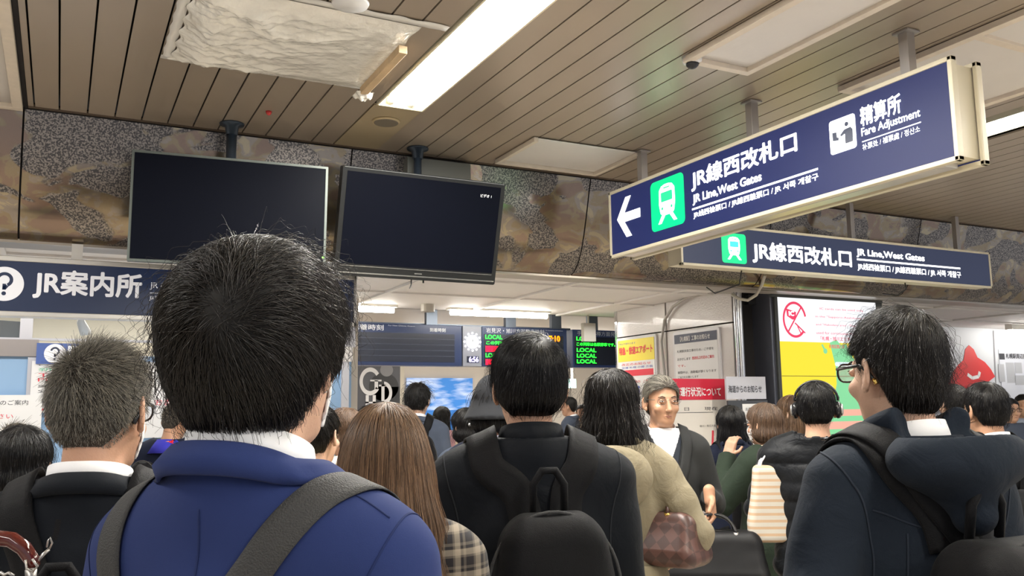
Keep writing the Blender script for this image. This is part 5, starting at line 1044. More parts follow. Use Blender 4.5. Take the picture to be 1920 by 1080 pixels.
def backpack(ctx, label, m, ms, c=(0, -.27, 1.10), half=(.15, .085, .22), rad=.06, h=.009, straps=True, sw=.06, sx=.10, top=None, pocket=True, handle=True, off=.004, lean=0., name='backpack', low=.93):
    t = thing_on(ctx, name, label, 'backpack'); c = A(c, dtype=float); hx, hy, hz = half; Rb = Rot('X', lean)
    b0_ = rbox(c, half, rad, Rb); b = lambda P: b0_(np.stack([c[0] + (P[:, 0] - c[0]) * (1 + .42 * np.clip((P[:, 2] - c[2]) / hz, 0, 1.2) ** 2.2), c[1] + (P[:, 1] - c[1]) * (1 + .3 * np.clip((P[:, 2] - c[2]) / hz, 0, 1.2) ** 2), P[:, 2]], 1)); cy = lambda P: np.sin((P[:, 2]) * 40 + P[:, 0] * 25) * .0015
    solid('main_bag', lambda P: b(P) + cy(P), c - A(half) - .05, c + A(half) + .05, h, m, t)
    q = lambda p: c + Rb @ A(p)
    if pocket:
        pb = rbox(q((0, -hy * .95, -hz * .38)), (hx * .84, hy * .42, hz * .48), min(.04, hy * .4), Rb); solid('front_pocket', lambda P: pb(P) + cy(P) * 1.5, q((-hx, -hy * 1.6, -hz)) - .06, q((hx, 0, hz * .3)) + .06, h, m, t)
        mb = MB(); mb.tube([q((-hx * .8 + hx * 1.6 * i / 14, -hy * 1.28 - .006, hz * .06 + .012 * sin(i * pi / 14))) for i in range(15)], .0035, 6); mb.build('zip', ms, t, True, local=True)
    mb = MB(); mb.tube([q((hx * 1.005 * cos(a), -hy * .35, hz * (.35 + .67 * sin(a)) if sin(a) > 0 else hz * (.35 + 1.0 * sin(a)))) for a in np.linspace(-.8, pi + .8, 30)], .004, 6); mb.build('seam_piping', ms, t, True, local=True)
    if handle: mb = MB(); mb.tube([q((-.035, hy * .7, hz * .97)), q((-.034, hy * .6, hz * 1.0 + .055)), q((-.015, hy * .55, hz + .085)), q((.015, hy * .55, hz + .085)), q((.034, hy * .6, hz + .055)), q((.035, hy * .7, hz * .97))], .009, 8); mb.build('grab_handle', m, t, True, local=True)
    if straps:
        tz = c[2] + hz
        for s in (-1, 1):
            strap(t, 'shoulder_strap', m, [(c[0] + s * .045, c[1] + hy, tz - .03), (c[0] * .7 + s * .062, -.16, tz + .04), (s * sx * .93, -.14, 1.425), (s * (sx + .005), -.03, 1.50), (s * (sx + .005), .09, 1.40), (s * (sx + .02), .15, 1.22), (s * (sx + .05), .12, 1.05), (s * .19, -.02, low), (s * hx * .9, c[1] + hy * .5, c[2] - hz * .8)], ctx['gf'], sw, .008, off, (0, 1))
    return t
# --- the crowd
CB = lambda n, c, **k: cloth(n, c, **{'sheen': .03, **k})
navy_suit = CB('navy_suit', (.022, .036, .125), rough=.85, bump=.15, weave=1400, fold=.05, var=.06)
black_suit = CB('black_suit', (.009, .011, .015), rough=.8, fold=.1); black_jkt = CB('black_jacket', (.0055, .007, .010), rough=.6, fold=.2); black_bag = CB('black_nylon', (.0065, .0065, .0075), rough=.6, weave=700, bump=.3, fold=.15)
dk_navy = CB('dark_navy_cotton', (.012, .017, .026), rough=.85, fold=.3, bump=.2); trench = CB('khaki_cotton', (.25, .215, .145), rough=.8, fold=.5); grey_suit = CB('grey_suit', (.036, .037, .037), rough=.85)
green_j = CB('green_jacket', (.026, .038, .026), rough=.8, fold=.3); puff = CB('black_puffer', (.009, .010, .012), rough=.45, fold=.4); navy_h = CB('navy_parka', (.009, .012, .026), rough=.8, fold=.2); beige = CB('beige_coat', (.55, .45, .33), rough=.85)
pinkc = CB('pink_coat', (.5, .28, .3), rough=.9); shirt = CB('white_shirt', (.80, .80, .82), rough=.7, var=.03); webg = CB('grey_webbing', (.055, .055, .055), rough=.6, weave=500, bump=.5); chino = CB('khaki_trousers', (.42, .31, .16)); jeans = CB('dark_jeans', (.02, .03, .06)); greenp = CB('green_trousers', (.25, .36, .2)); knit = CB('dark_sweater', (.03, .035, .045)); scarf = CB('lilac_scarf', (.40, .40, .52), fold=.4, var=.4); slate = CB('slate_coat', (.07, .085, .12)); denim = CB('pale_blue', (.35, .4, .5))
silver = m_('silver', (.6, .58, .55), .38, metal=.9); gold = m_('gold', (.75, .5, .15), .25, metal=1.); blk = m_('black_gloss', (.012, .012, .014), .25)
def arms(L=None, R=None): a = {'L': dict(ARM['L']), 'R': dict(ARM['R'])}; a['L'].update(L or {}); a['R'].update(R or {}); return a
def suitcollars(c, m, sm=shirt, z=1.474, a=.066, b=.068, lift=0., gap=0., fold=.034):
    collar(c['root'], 'shirt_collar', sm, (0, -.030), a, b, z - .005, .042, drop=.045, flare=.004, gap=gap)
    collar(c['root'], 'jacket_collar', m, (0, -.034), a + .008, b + .008, z - .014, .034, drop=.075, flare=.012, fold=fold, gf=c['gf'], gap=gap * 1.6)

# 1 navy suit, nearest
c = person(512, 440, 1.03, 36, 'person with thick black hair in a navy blue suit, nearest, wearing grey bag straps', style='full', key='b', n=15000, head_turn=-9, tilt=9, h=.0055, hh=.0042, w=.95, top=navy_suit, sk=SK2, extra_top=.04,
           tkw=dict(name='suit_jacket', t=.013, amp=.0016, hem=.80, neckz=1.482), hkw=dict(whorl=(.020, -.105, .052), width=.00034, pts_n=20, stray=.05, messy=1.15, seed=4, swirl=.55, hemj=.024, cap_inset=.006), jaw=HEADF)
M = c; suitcollars(c, navy_suit, z=1.490, fold=.030)
gf = c['gf']; seamm = CB('seam_navy', (.016, .026, .09), rough=.9)
for nm, ct in (('back_seam', [(0, -.14, 1.44), (0, -.15, 1.33), (0, -.15, 1.2), (0, -.14, 1.05), (0, -.14, .9)]), ('shoulder_seam', [(.08, -.07, 1.46), (.13, -.05, 1.46), (.185, -.045, 1.43)]), ('shoulder_seam', [(-.08, -.07, 1.46), (-.13, -.05, 1.46), (-.185, -.045, 1.43)]),
               ('armhole_seam', [(.190, .04, 1.42), (.196, -.02, 1.435), (.185, -.075, 1.39), (.165, -.10, 1.32), (.160, -.09, 1.24)]), ('armhole_seam', [(-.190, .04, 1.42), (-.196, -.02, 1.435), (-.185, -.075, 1.39), (-.165, -.10, 1.32), (-.160, -.09, 1.24)])):
    strap(c['root'], nm, seamm, ct, gf, .0022, .0006, .0003, n=12)
mask(c['root'], c['Rh'], c['hc'], .005)
t = thing_on(c, 'backpack', 'bag on grey webbing straps worn by the person in the navy suit', 'backpack')
for ct in ([(-.10, -.17, 1.20), (-.135, -.15, 1.30), (-.140, -.12, 1.40), (-.135, -.04, 1.46), (-.14, .06, 1.42), (-.15, .12, 1.28), (-.17, .10, 1.1), (-.2, -.02, .98), (-.17, -.2, .95)],
           [(.0, -.17, 1.20), (.010, -.15, 1.29), (.068, -.14, 1.38), (.128, -.06, 1.465), (.14, .05, 1.43), (.15, .12, 1.28), (.17, .10, 1.1), (.2, -.02, .98), (.15, -.2, .95)]):
    strap(t, 'shoulder_strap', webg, ct, gf, .041, .0022, .0022, (0, 1), n=10)
b = rbox((-.04, -.25, 1.02), (.17, .08, .19), .04); solid('main_bag', b, (-.24, -.36, .8), (.16, -.14, 1.24), .01, black_bag, t)
strap(t, 'anchor_patch', webg, [(-.16, -.165, 1.19), (-.04, -.165, 1.20), (.05, -.165, 1.19)], b, .05, .003, .002, (0, 0))

# 2 grey haired man left
c = person(190, 657, 1.6, 14, 'person with short grey hair, black suit and face mask at left', key='g', n=16000, head_turn=12, tilt=-2, h=.007, hh=.0045, w=1.0, top=black_suit, sk=SK, hstyle='buzz', tkw=dict(name='suit_jacket', t=.014, amp=.004, neckz=1.474), hkw=dict(L=.0135, width=.00042), jaw=HEADF, extra_top=.008)
suitcollars(c, black_suit, a=.070); mask(c['root'], c['Rh'], c['hc'], .005); glasses(c['root'], c['Rh'], c['hc'], blk, thick=.0022)
G2 = c; backpack(c, 'dark backpack on the grey haired person in black at left', black_bag, webg, c=(0, -.24, 1.06), half=(.15, .075, .2), sx=.115)

# 3 centre, black jacket and backpack
c = person(990, 622, 2.1, -6, 'person with glossy black hair and black jacket in the middle of the crowd', style='tidy', key='k', n=11000, head_turn=-8, tilt=2, h=.007, hh=.0045, w=1.12, top=black_jkt, tkw=dict(t=.024, amp=.0055, neckz=1.484, hem=.78, flare=.01), hkw=dict(whorl=(.02, -.07, .105), width=.0004, pts_n=18, seed=9, swirl=.7, messy=.8))
collar(c['root'], 'jacket_collar', black_jkt, (0, -.03),   .070, .074, 1.475, .045, drop=.04, flare=.010, th=.006)
backpack(c, 'black backpack with grab loop worn by the person in the middle', black_bag, webg, c=(.02, -.24, 1.095), half=(.138, .085, .235), sw=.075, sx=.118, h=.007)
M3_ = c
for nm, ct in (('armhole_seam', [(-.155, .05, 1.44), (-.190, -.01, 1.425), (-.188, -.075, 1.37), (-.175, -.11, 1.28), (-.172, -.10, 1.18)]), ('armhole_seam', [(.155, .05, 1.44), (.190, -.01, 1.425), (.188, -.075, 1.37), (.175, -.11, 1.28), (.172, -.10, 1.18)])):
    strap(c['root'], nm, CB('seam_black', (.02, .022, .026)), ct, c['gf'], .003, .001, .0006, n=10)

# 4 right, glasses, hooded jacket
c = person(1668, 573, 1.79, -42, 'person with tousled black hair, glasses and dark navy hooded jacket at right', style='tousled', key='b', n=12000, head_turn=0, tilt=0, h=.007, hh=.004, w=1.0, top=dk_navy, sk=SK2, facial=True,
           tkw=dict(t=.022, amp=.009, neckz=1.474, hem=.74, seed=2), arms=arms(L=dict(el=(-.29, -.04, 1.10), wr=(-.20, .16, .98)), R=dict(el=(.26, -.02, 1.10))), hkw=dict(whorl=(.03, -.05, .115), width=.0004, pts_n=16, seed=12, swirl=.9, messy=1.2, stray=.06, topflow=(0, .4, 0), hem='ear', hemj=.012))
glasses(c['root'], c['Rh'], c['hc'], blk, thick=.0022, tip=m_('gold', (0, 0, 0)), y=.108)
collar(c['root'], 'shirt_collar', shirt, (0, -.03), .062, .066, 1.465, .040, drop=.04)
def hood(ctx, m, c0=(0, -.155, 1.405), r0=(.165, .085, .115), inner=((0, -.115, 1.48), (.12, .075, .11)), h=.008, ring=(.088, .09, 1.455, .030), tip=None):
    a, b, z, rr = ring
    def tor(P): q = np.stack([np.hypot(P[:, 0] / 1.0, (P[:, 1] + .035) / (b / a)) - a, P[:, 2] - (z - .35 * (P[:, 1] + .035))], 1); return np.linalg.norm(q, axis=1) - rr
    f = U_(.03, ell(c0, r0), tor) if tip is None else U_(.04, ell(c0, r0), tor, cap(tip[0], tip[1], tip[2], tip[3])); f = creases(sub(f, ell(*inner), .012), .004, 1.2, 4)
    ff = sub(f, ell((0, -.0, 1.50), (.060, .066, .14)), .006)
    return solid('hood', ff, A(c0) - A(r0) - .075, (r0[0] + .04, .12, 1.56), h, m, ctx['root'], 1)
hood(c, dk_navy, c0=(.0, -.148, 1.432), r0=(.150, .088, .070), inner=((0, -.145, 1.525), (.130, .076, .098)), tip=((0, -.14, 1.425), (0, -.172, 1.335), .080, .042), ring=(.084, .086, 1.487, .028), h=.006)
backpack(c, 'large black backpack with buckled straps worn by the person in glasses', black_bag, webg, c=(0, -.27, 1.08), half=(.17, .11, .22), sw=.07, sx=.13, h=.008)
R4 = c
sm_ = CB('seam_dark_navy', (.022, .028, .040)); gf = c['gf']
for nm, ct in (('armhole_seam', [(-.150, .05, 1.44), (-.185, -.01, 1.425), (-.178, -.075, 1.37), (-.165, -.11, 1.28), (-.165, -.10, 1.18)]), ('armhole_seam', [(.150, .05, 1.44), (.185, -.01, 1.425), (.178, -.075, 1.37), (.165, -.11, 1.28)]), ('yoke_seam', [(-.16, -.10, 1.34), (-.08, -.14, 1.31), (0, -.15, 1.30), (.08, -.14, 1.31), (.16, -.10, 1.34)]), ('side_seam', [(-.11, -.13, 1.30), (-.12, -.13, 1.15), (-.12, -.12, 1.0), (-.12, -.12, .85)])):
    strap(c['root'], nm, sm_, ct, gf, .0035, .0012, .0008, n=10)
tb_ = thing_on(c, 'shoulder_bag', 'buckled shoulder bag strap crossing the navy hooded jacket at right', 'bag')
strap(tb_, 'shoulder_strap', black_bag, [(-.10, .12, 1.36), (-.125, .04, 1.46), (-.115, -.06, 1.46), (-.06, -.14, 1.36), (.02, -.17, 1.24), (.10, -.15, 1.10), (.16, -.10, .98)], gf, .055, .006, .012, n=10)
for q_, w_ in (((-.125, .035, 1.475), .026), ((-.105, -.085, 1.46), .022)): mb = MB(); mb.tube([(q_[0] + w_ * a, q_[1] + .014 * b_, q_[2] + .012 - .02 * abs(a)) for a, b_ in ((-1, -1), (1, -1), (1, 1), (-1, 1))], .0035, 8, closed=True); mb.build('buckle', blk, tb_, True, local=True)
bs = rbox((.20, -.06, .90), (.06, .13, .10), .03); solid('bag_body', bs, (.12, -.22, .78), (.29, .1, 1.02), .012, black_bag, tb_, 0)

# 5 long brown hair
def plaid_coat():
    m = cloth('check_coat', (.06, .05, .045)); nt = m.node_tree; b = nt.nodes['Principled BSDF']; N = nt.nodes.new; L = nt.links.new; tc = N('ShaderNodeTexCoord'); prev = None
    for ax, sc in (('X', 7.), ('Z', 7.), ('X', 14.), ('Z', 14.)):
        w = N('ShaderNodeTexWave'); w.bands_direction = ax; w.inputs['Scale'].default_value = sc; w.inputs['Phase Offset'].default_value = 1.; L(tc.outputs['Object'], w.inputs[0]); r = N('ShaderNodeMapRange'); r.inputs[1].default_value = .80; r.inputs[2].default_value = .9; r.inputs[4].default_value = .5 if sc < 10 else .2; L(w.outputs['Fac'], r.inputs[0])
        if prev is None: prev = r.outputs[0]
        else: a = N('ShaderNodeMath'); a.operation = 'ADD'; L(prev, a.inputs[0]); L(r.outputs[0], a.inputs[1]); prev = a.outputs[0]
    cr = N('ShaderNodeValToRGB'); cr.color_ramp.elements[0].color = (.018, .016, .018, 1); cr.color_ramp.elements[1].color = (.26, .22, .17, 1); cr.color_ramp.elements[1].position = .9; L(prev, cr.inputs[0]); L(cr.outputs[0], b.inputs['Base Color']); return m
c = person(724, 738, 1.72, 0, 'person with very long straight light brown hair and checked coat', style='long', key='br', n=11000, head_turn=0, h=.009, hh=.006, w=.92, female=True, top=plaid_coat(), tkw=dict(t=.02, amp=.003, hem=.55, neckz=1.45), hkw=dict(whorl=(0, -.02, .125), width=.0005, pts_n=22, swirl=0, messy=.55, seed=5, stray=.03, hemj=.05))
L5 = c
# 6 trench coat
c = person(1146, 686, 3.0, 6, 'person with wavy dark shoulder length hair in a khaki hooded trench coat', style='medium', key='b', n=5000, head_turn=4, h=.009, hh=.007, w=.98, female=True, top=trench, tkw=dict(name='coat', t=.018, amp=.009, hem=.42, neckz=1.46, flare=.03, seed=5, armr=.9), arms=arms(R=dict(el=(.285, -.05, 1.15), wr=(.17, .10, 1.05), hd=(-.8, .3, -.4), hn=(-.3, -1, .2))), hkw=dict(whorl=(0, -.04, .12), width=.0006, pts_n=16, messy=1.5, curl=.7, seed=8, stray=.08, swirl=.2))
T6 = c; hood(c, trench, c0=(0, -.140, 1.355), r0=(.145, .082, .115), inner=((0, -.11, 1.44), (.12, .05, .12)), ring=(.085, .088, 1.455, .022))
strap(c['root'], 'belt', trench, [(-.17, .05, 1.04), (-.18, -.06, 1.04), (-.08, -.14, 1.04), (.08, -.14, 1.04), (.18, -.06, 1.04), (.17, .05, 1.04)], c['gf'], .045, .006, .002)
# 7 grey suit facing
c = person(1238, 700, 4.05, 168, 'person with swept grey hair, glasses and grey suit facing the camera', style='short', key='g', n=3500, head_turn=-8, h=.008, hh=.0042, w=1.0, top=grey_suit, sk=SK3, facial=True, tkw=dict(name='suit_jacket', t=.016, amp=.003, neckz=1.474, hem=.78), arms=arms(L=dict(el=(-.24, -.03, 1.12), wr=(-.165, .19, 1.17), hd=(0, .2, -1)), R=dict(el=(.25, .0, 1.1))), hkw=dict(width=.0006, messy=.8, seed=3, topflow=(.2, -.8, .6), whorl=(0, .1, .09)), curl=1.1)
S7 = c; glasses(c['root'], c['Rh'], c['hc'], m_('thin_frame', (.1, .09, .08), .3, metal=.6), thick=.0010, lens=False, w=.025, hh=.015); suitcollars(c, grey_suit, gap=.42)
vb = lambda P: np.maximum(c['gf'](P) - .003, np.maximum(np.abs(P[:, 0]) - .26 * (P[:, 2] - 1.12), np.maximum(.02 - P[:, 1], 1.12 - P[:, 2])))
solid('sweater', vb, (-.12, 0, 1.10), (.12, .22, 1.46), .006, knit, c['root'], 0)
for s in (-1, 1): strap(c['root'], 'lapel', grey_suit, [(s * .088, -.01, 1.47), (s * .098, .07, 1.40), (s * .085, .13, 1.30), (s * .02, .15, 1.14)], c['gf'], .05, .004, .006, n=10)
vs_ = lambda P: np.maximum(c['gf'](P) - .005, np.maximum(np.abs(P[:, 0]) - .5 * (P[:, 2] - 1.30), np.maximum(.02 - P[:, 1], 1.30 - P[:, 2])))
solid('shirt_front', vs_, (-.10, 0, 1.28), (.10, .22, 1.47), .005, shirt, c['root'], 0)
# 8 navy parka woman
c = person(1368, 757, 5.0, -18, 'person with straight black hair in a navy parka before the notice board', style='medium', key='k', n=1800, w=.95, female=True, top=navy_h, trousers=jeans, tkw=dict(t=.026, amp=.005, hem=.72), h=.012, hkw=dict(whorl=(0, -.03, .12), width=.0009, pts_n=10, swirl=0), hands=('L',), arms=arms(L=dict(wr=(-.12, .22, 1.15), el=(-.24, 0, 1.12)), R=dict(wr=(.12, .22, 1.15), el=(.24, 0, 1.12))))
hood(c, navy_h, c0=(0, -.12, 1.40), r0=(.13, .06, .09), inner=((0, -.10, 1.46), (.09, .05, .08)), h=.012); backpack(c, 'small black bag on the back of the navy parka', black_bag, webg, c=(.02, -.19, 1.1), half=(.10, .05, .16), h=.014, sx=.10, sw=.03, pocket=False)
# 9 green jacket
c = person(1430, 752, 4.5, -52, 'person with short brown hair, face mask and dark green jacket at centre right', style='bob', key='lb', n=1800, w=.98, female=True, top=green_j, trousers=chino, tkw=dict(t=.034, amp=.007, hem=.74, seed=6), h=.011, hh=.006, hkw=dict(whorl=(0, -.04, .12), width=.0009, pts_n=10), arms=arms(L=dict(el=(-.27, .12, 1.16), wr=(-.09, .20, 1.42), hd=(.3, -.1, .9))), hands=('L', 'R'))
mask(c['root'], c['Rh'], c['hc'], .007); collar(c['root'], 'fleece_collar', CB('cream_fleece', (.6, .5, .36)), (0, -.03), .075, .08, 1.44, .06, drop=.03, flare=.02, th=.02)
glasses(c['root'], c['Rh'], c['hc'], blk, lens=False)
# 10 puffer with headphones
c = person(1528, 712, 3.8, 4, 'person with over-ear headphones and black quilted puffer jacket', style='short', key='k', n=3500, w=1.15, top=puff, trousers=greenp, tkw=dict(t=.036, amp=.003, hem=.78, puff=.010, neckz=1.475, armr=1.05), h=.010, hh=.006, hkw=dict(whorl=(0, -.04, .12), width=.0007, pts_n=12), arms=arms(L=dict(el=(-.27, .0, 1.14), wr=(-.14, .24, 1.16)), R=dict(el=(.26, .0, 1.14), wr=(.16, .24, 1.16))), hands=('R',))
headphones(c['root'], c['Rh'], c['hc'], blk, m_('silver', (0, 0, 0))); P10 = c
# 11 brown hair woman behind the puffer
c = person(1481, 738, 5.4, -62, 'person with chestnut hair seen between the green jacket and the headphones', style='medium', key='br', n=1200, w=.9, female=True, top=black_jkt, tkw=dict(t=.02), h=.014, sk=SK2, hkw=dict(whorl=(0, -.03, .12), width=.001, pts_n=10), hands=())
# 12-15 right background
c = person(1786, 718, 5.2, -35, 'person with short black hair and visible ear behind the glasses wearer', style='short', key='k', n=1200, w=1, top=beige, tkw=dict(t=.02), h=.014, sk=SK2, hkw=dict(width=.001, pts_n=8), hands=())
c = person(1842, 712, 3.6, -40, 'person with thinning black hair, face mask and black suit at far right', style='short', key='k', n=3500, w=1.02, top=black_suit, tkw=dict(name='suit_jacket', t=.018), h=.010, hh=.0055, sk=SK3, hkw=dict(width=.0007, pts_n=12, whorl=(0, -.05, .12)), hands=())
suitcollars(c, black_suit); mask(c['root'], c['Rh'], c['hc'], .007); backpack(c, 'black backpack on the masked suit wearer at far right', black_bag, webg, c=(0, -.25, 1.08), h=.012, half=(.15, .08, .2))
c = person(1893, 744, 8.0, 150, 'small distant person with dark hair and glasses at the right edge', style='short', key='k', n=0, top=slate, h=.018, hh=.007, tkw=dict(t=.02), facial=True, hands=())
glasses(c['root'], c['Rh'], c['hc'], blk, lens=False)
c = person(1917, 737, 8.6, 165, 'small distant person cut by the right edge of the view', style='short', key='b', n=0, top=denim, h=.018, hh=.008, tkw=dict(t=.02), hands=())
# 16, 17 left edge
c = person(45, 792, 2.55, 14, 'person with short black bobbed hair in a beige coat at the left edge', style='bob', key='k', n=5000, w=.92, female=True, top=beige, tkw=dict(t=.02, hem=.6), h=.011, hh=.007, hkw=dict(whorl=(.01, -.04, .12), width=.0006, pts_n=14, swirl=.3), hands=())
c = person(38, 786, 3.3, 20, 'person with bare forehead just showing behind the bobbed hair at left', key='g', n=800, hstyle='buzz', top=slate, tkw=dict(t=.02), h=.014, hh=.008, hkw=dict(bald=(0, .04, .12), width=.001), hands=())
# 18 happi coat
c = person(325, 748, 5.4, 24, 'person with thinning hair bowed down in a red, orange and blue striped festival coat', key='g', n=1500, hstyle='buzz', head_turn=14, tilt=-16, w=1.05, top=CB('festival_black', (.012, .016, .035)), tkw=dict(name='coat', t=.024, hem=.7), h=.011, hh=.007, sk=SK3, hkw=dict(bald=(0, .03, .125), width=.0008, L=.007), hands=())
gf = c['gf']; rt = c['root']; 
for nm, col, x, wd in (('red_band', (.70, .02, .03), .075, .05), ('blue_band', (.03, .04, .30), .125, .05), ('orange_band', (.75, .25, .02), .030, .04)):
    strap(rt, nm, CB(nm, col), [(x * .5, -.12, 1.46), (x, -.14, 1.40), (x * 1.0, -.15, 1.2), (x * .95, -.14, 1.0), (x, -.14, .85)], gf, wd, .003, .002)
collar(rt, 'blue_collar', CB('festival_blue', (.04, .04, .38)), (0, -.03), .085, .085, 1.40, .075, drop=.04, flare=.045, th=.01)
pl_ = MB()
for k in range(7): z = 1.36 - .065 * k; pl_.tube([(.125 + .012 * cos(a), -.150 - .004 * k ** .5 + .02, z + .016 * sin(a)) for a in np.linspace(.6, 5.6, 9)], .004, 5)
pl_.build('white_lettering', shirt, rt, True, local=True)
backpack(c, 'dark shoulder bag on the back of the striped festival coat', black_bag, webg, c=(-.09, -.20, 1.12), half=(.10, .06, .22), h=.012, straps=False, pocket=False, handle=False)
# 19-20 between
c = person(597, 752, 3.1, 30, 'person in a khaki shirt jacket partly hidden by the nearest head', style='short', key='b', n=1500, w=1.1, top=CB('khaki_shirt', (.33, .27, .13)), tkw=dict(t=.03, amp=.006), h=.011, sk=SK2, hkw=dict(width=.0008, pts_n=10), hands=())
c = person(646, 762, 4.2, -62, 'person with soft light brown hair and white face mask beside the nearest ear', style='bob', key='lb', n=2200, female=True, w=.9, top=CB('cream_coat', (.62, .50, .40)), tkw=dict(t=.025), h=.012, hh=.007, sk=SK2, head_turn=-20, hkw=dict(width=.0009, pts_n=12, curl=.1), hands=())
mask(c['root'], c['Rh'], c['hc'], .008)
c = person(693, 756, 5.0, 10, 'person of whom only black hair shows behind the long brown hair', style='short', key='k', n=600, top=black_jkt, h=.016, hh=.008, hkw=dict(width=.001, pts_n=8), hands=())
# 21 suit + backpack
c = person(783, 716, 6.3, 8, 'person with tousled dark hair, slate suit and black backpack before the sky poster', style='tidy', key='k', n=2200, head_turn=10, top=slate, tkw=dict(name='suit_jacket', t=.02), h=.013, hh=.007, sk=SK2, hkw=dict(width=.0011, pts_n=10, messy=1.6, stray=.15), hands=())
suitcollars(c, slate); backpack(c, 'black backpack on the person before the sky poster', black_bag, webg, c=(.02, -.22, 1.12), h=.013, half=(.15, .09, .24))
c = person(829, 760, 8.5, 20, 'person with long dark hair and pink coat, small before the sea poster', style='medium', key='k', n=500, female=True, w=.9, top=pinkc, tkw=dict(t=.02, hem=.5), h=.018, hh=.01, hkw=dict(width=.0016, pts_n=8), hands=())
c = person(872, 762, 5.2, -35, 'person with dark gathered hair and pale hair clip left of the centre jacket', style='bob', key='k', n=1500, female=True, w=.92, top=slate, tkw=dict(t=.02), h=.014, hh=.007, sk=SK2, hkw=dict(width=.001, pts_n=10), hands=())
mb = MB()
for k in range(5): mb.tube([c['hc'] + A([.03 * (k - 2) * .7, -.112, .02 + .01 * (k % 2)]), c['hc'] + A([.03 * (k - 2) * .7, -.128, .02 + .01 * (k % 2)])], [.012, .004], 8)
mb.build('hair_clip', shirt, c['root'], True, local=True)
c = person(896, 757, 7.4, 160, 'small distant person with brown hair left of the black bucket hat', style='bob', key='lb', n=0, female=True, w=.9, top=beige, h=.018, hh=.009, tkw=dict(t=.02), hands=(), sk=SK2)
# 24 bucket hat
c = person(924, 712, 3.7, 4, 'person with black hair under a black hood like hat and lilac scarf', style='bob', key='k', n=1800, female=True, w=.92, top=navy_h, tkw=dict(t=.02), h=.012, hh=.007, hkw=dict(width=.0009, pts_n=10), hands=())
hf = lambda P: np.maximum(U_(.03, ell((0, -.01, .06), (.085, .10, .095)), cap((0, -.01, .10), (0, -.03, -.04), .060, .135))(P), -.035 - P[:, 2]); solid('hat', lambda P: hf((P - c['hc']) @ c['Rh']), c['hc'] - .17, c['hc'] + .19, .009, CB('hat_black', (.022, .023, .026)), c['root'], 0)
def scf(P): q = np.stack([np.hypot(P[:, 0], P[:, 1] + .03) - .085, P[:, 2] - 1.45], 1); return np.linalg.norm(q, axis=1) - .045
solid('scarf', creases(scf, .01, 2.2, 3), (-.2, -.22, 1.36), (.2, .15, 1.54), .009, scarf, c['root'], 0)
# 26, 27 far
c = person(1066, 742, 10.5, -75, 'small distant person in a dark suit facing left by the beige wall', style='short', key='k', n=0, top=slate, h=.02, hh=.009, tkw=dict(name='suit_jacket', t=.02), facial=True, hands=()); suitcollars(c, slate)
c = person(1090, 757, 12.0, 180, 'smallest distant person beside the far dark suited one', style='short', key='k', n=0, top=beige, h=.022, hh=.011, tkw=dict(t=.02), hands=())

# --- bags held and hung
def plaidmat():
    m = bpy.data.materials.new('check_leather'); m.use_nodes = True; nt = m.node_tree; b = nt.nodes['Principled BSDF']; N = nt.nodes.new; tc = N('ShaderNodeTexCoord'); mp = N('ShaderNodeMapping'); mp.inputs['Rotation'].default_value = (0, .78, 0); ck = N('ShaderNodeTexChecker'); ck.inputs['Scale'].default_value = 30
    ck.inputs[1].default_value = (.10, .045, .035, 1); ck.inputs[2].default_value = (.055, .025, .02, 1); nt.links.new(tc.outputs['Object'], mp.inputs[0]); nt.links.new(mp.outputs[0], ck.inputs[0]); nt.links.new(ck.outputs[0], b.inputs['Base Color']); b.inputs['Roughness'].default_value = .4; return m
def bag(name, label, wp, rz, half, m, hm_, handle_r=.09, rad=.04, topz=.0, sc=1., taper=.25, clasp=None, tilt=0.):
    """wp: world point where the handle is held; the bag hangs below"""
    t = empty(name, wp, rz); tag(t, label, 'bag'); hx, hy, hz = half; cz = -handle_r * 1.15 - hz
    f = lambda P: rbox((0, 0, cz), half, rad)(np.stack([P[:, 0] * (1 + taper * (P[:, 2] - cz) / hz * .5), P[:, 1] * (1 + taper * 1.6 * np.clip((P[:, 2] - cz) / hz, -.3, 1)), P[:, 2]], 1))
    solid('bag_body', creases(f, .003, 1.5, 2), (-hx * 1.4, -hy * 1.6, cz - hz - .03), (hx * 1.4, hy * 1.6, cz + hz + .03), .008, m, t)
    for s in (-1, 1):
        mb = MB(); mb.tube([(hx * .42 * cos(a), s * hy * .55 * (1 - sin(a) * .9), cz + hz * .93 + (handle_r * 1.25) * sin(a)) for a in np.linspace(0, pi, 17)], .0075, 8); mb.build('handle', hm_, t, True, local=True)
        for x in (-1, 1): mb = MB(); mb.tube([(x * hx * .42, s * hy * .5, cz + hz * .80), (x * hx * .42, s * hy * .56, cz + hz * .98)], .010, 8); mb.build('buckle', clasp or silver, t, True, local=True)
    mb = MB(); mb.tube([(-hx * .75 + hx * 1.5 * i / 10, 0, cz + hz * (1.0 - .02 * abs(i - 5))) for i in range(11)], .005, 6); mb.build('zip', hm_, t, True, local=True)
    return t
def wpt(ctx, p): p = A(p) * ctx['s']; r = ctx['rz']; o = A(ctx['root'].location); return o + A([p[0] * cos(r) - p[1] * sin(r), p[0] * sin(r) + p[1] * cos(r), p[2]])
h6 = ond(1226, 925, 2.9); t = bag('handbag', 'brown checked leather handbag with gold clasp on the arm of the trench coat', h6, R_(-62), (.16, .085, .085), plaidmat(), m_('brown_leather', (.06, .025, .02), .35), handle_r=.045, clasp=gold)
mb = MB(); mb.tube([(-.12, -.09, -.10), (-.125, -.10, -.13), (-.12, -.10, -.16)], .008, 8); mb.tube([(-.12 + .016 * cos(a), -.10, -.18 + .022 * sin(a)) for a in np.linspace(0, 2 * pi, 13)[:-1]], .004, 6, closed=True); mb.build('charm', gold, t, True, local=True)
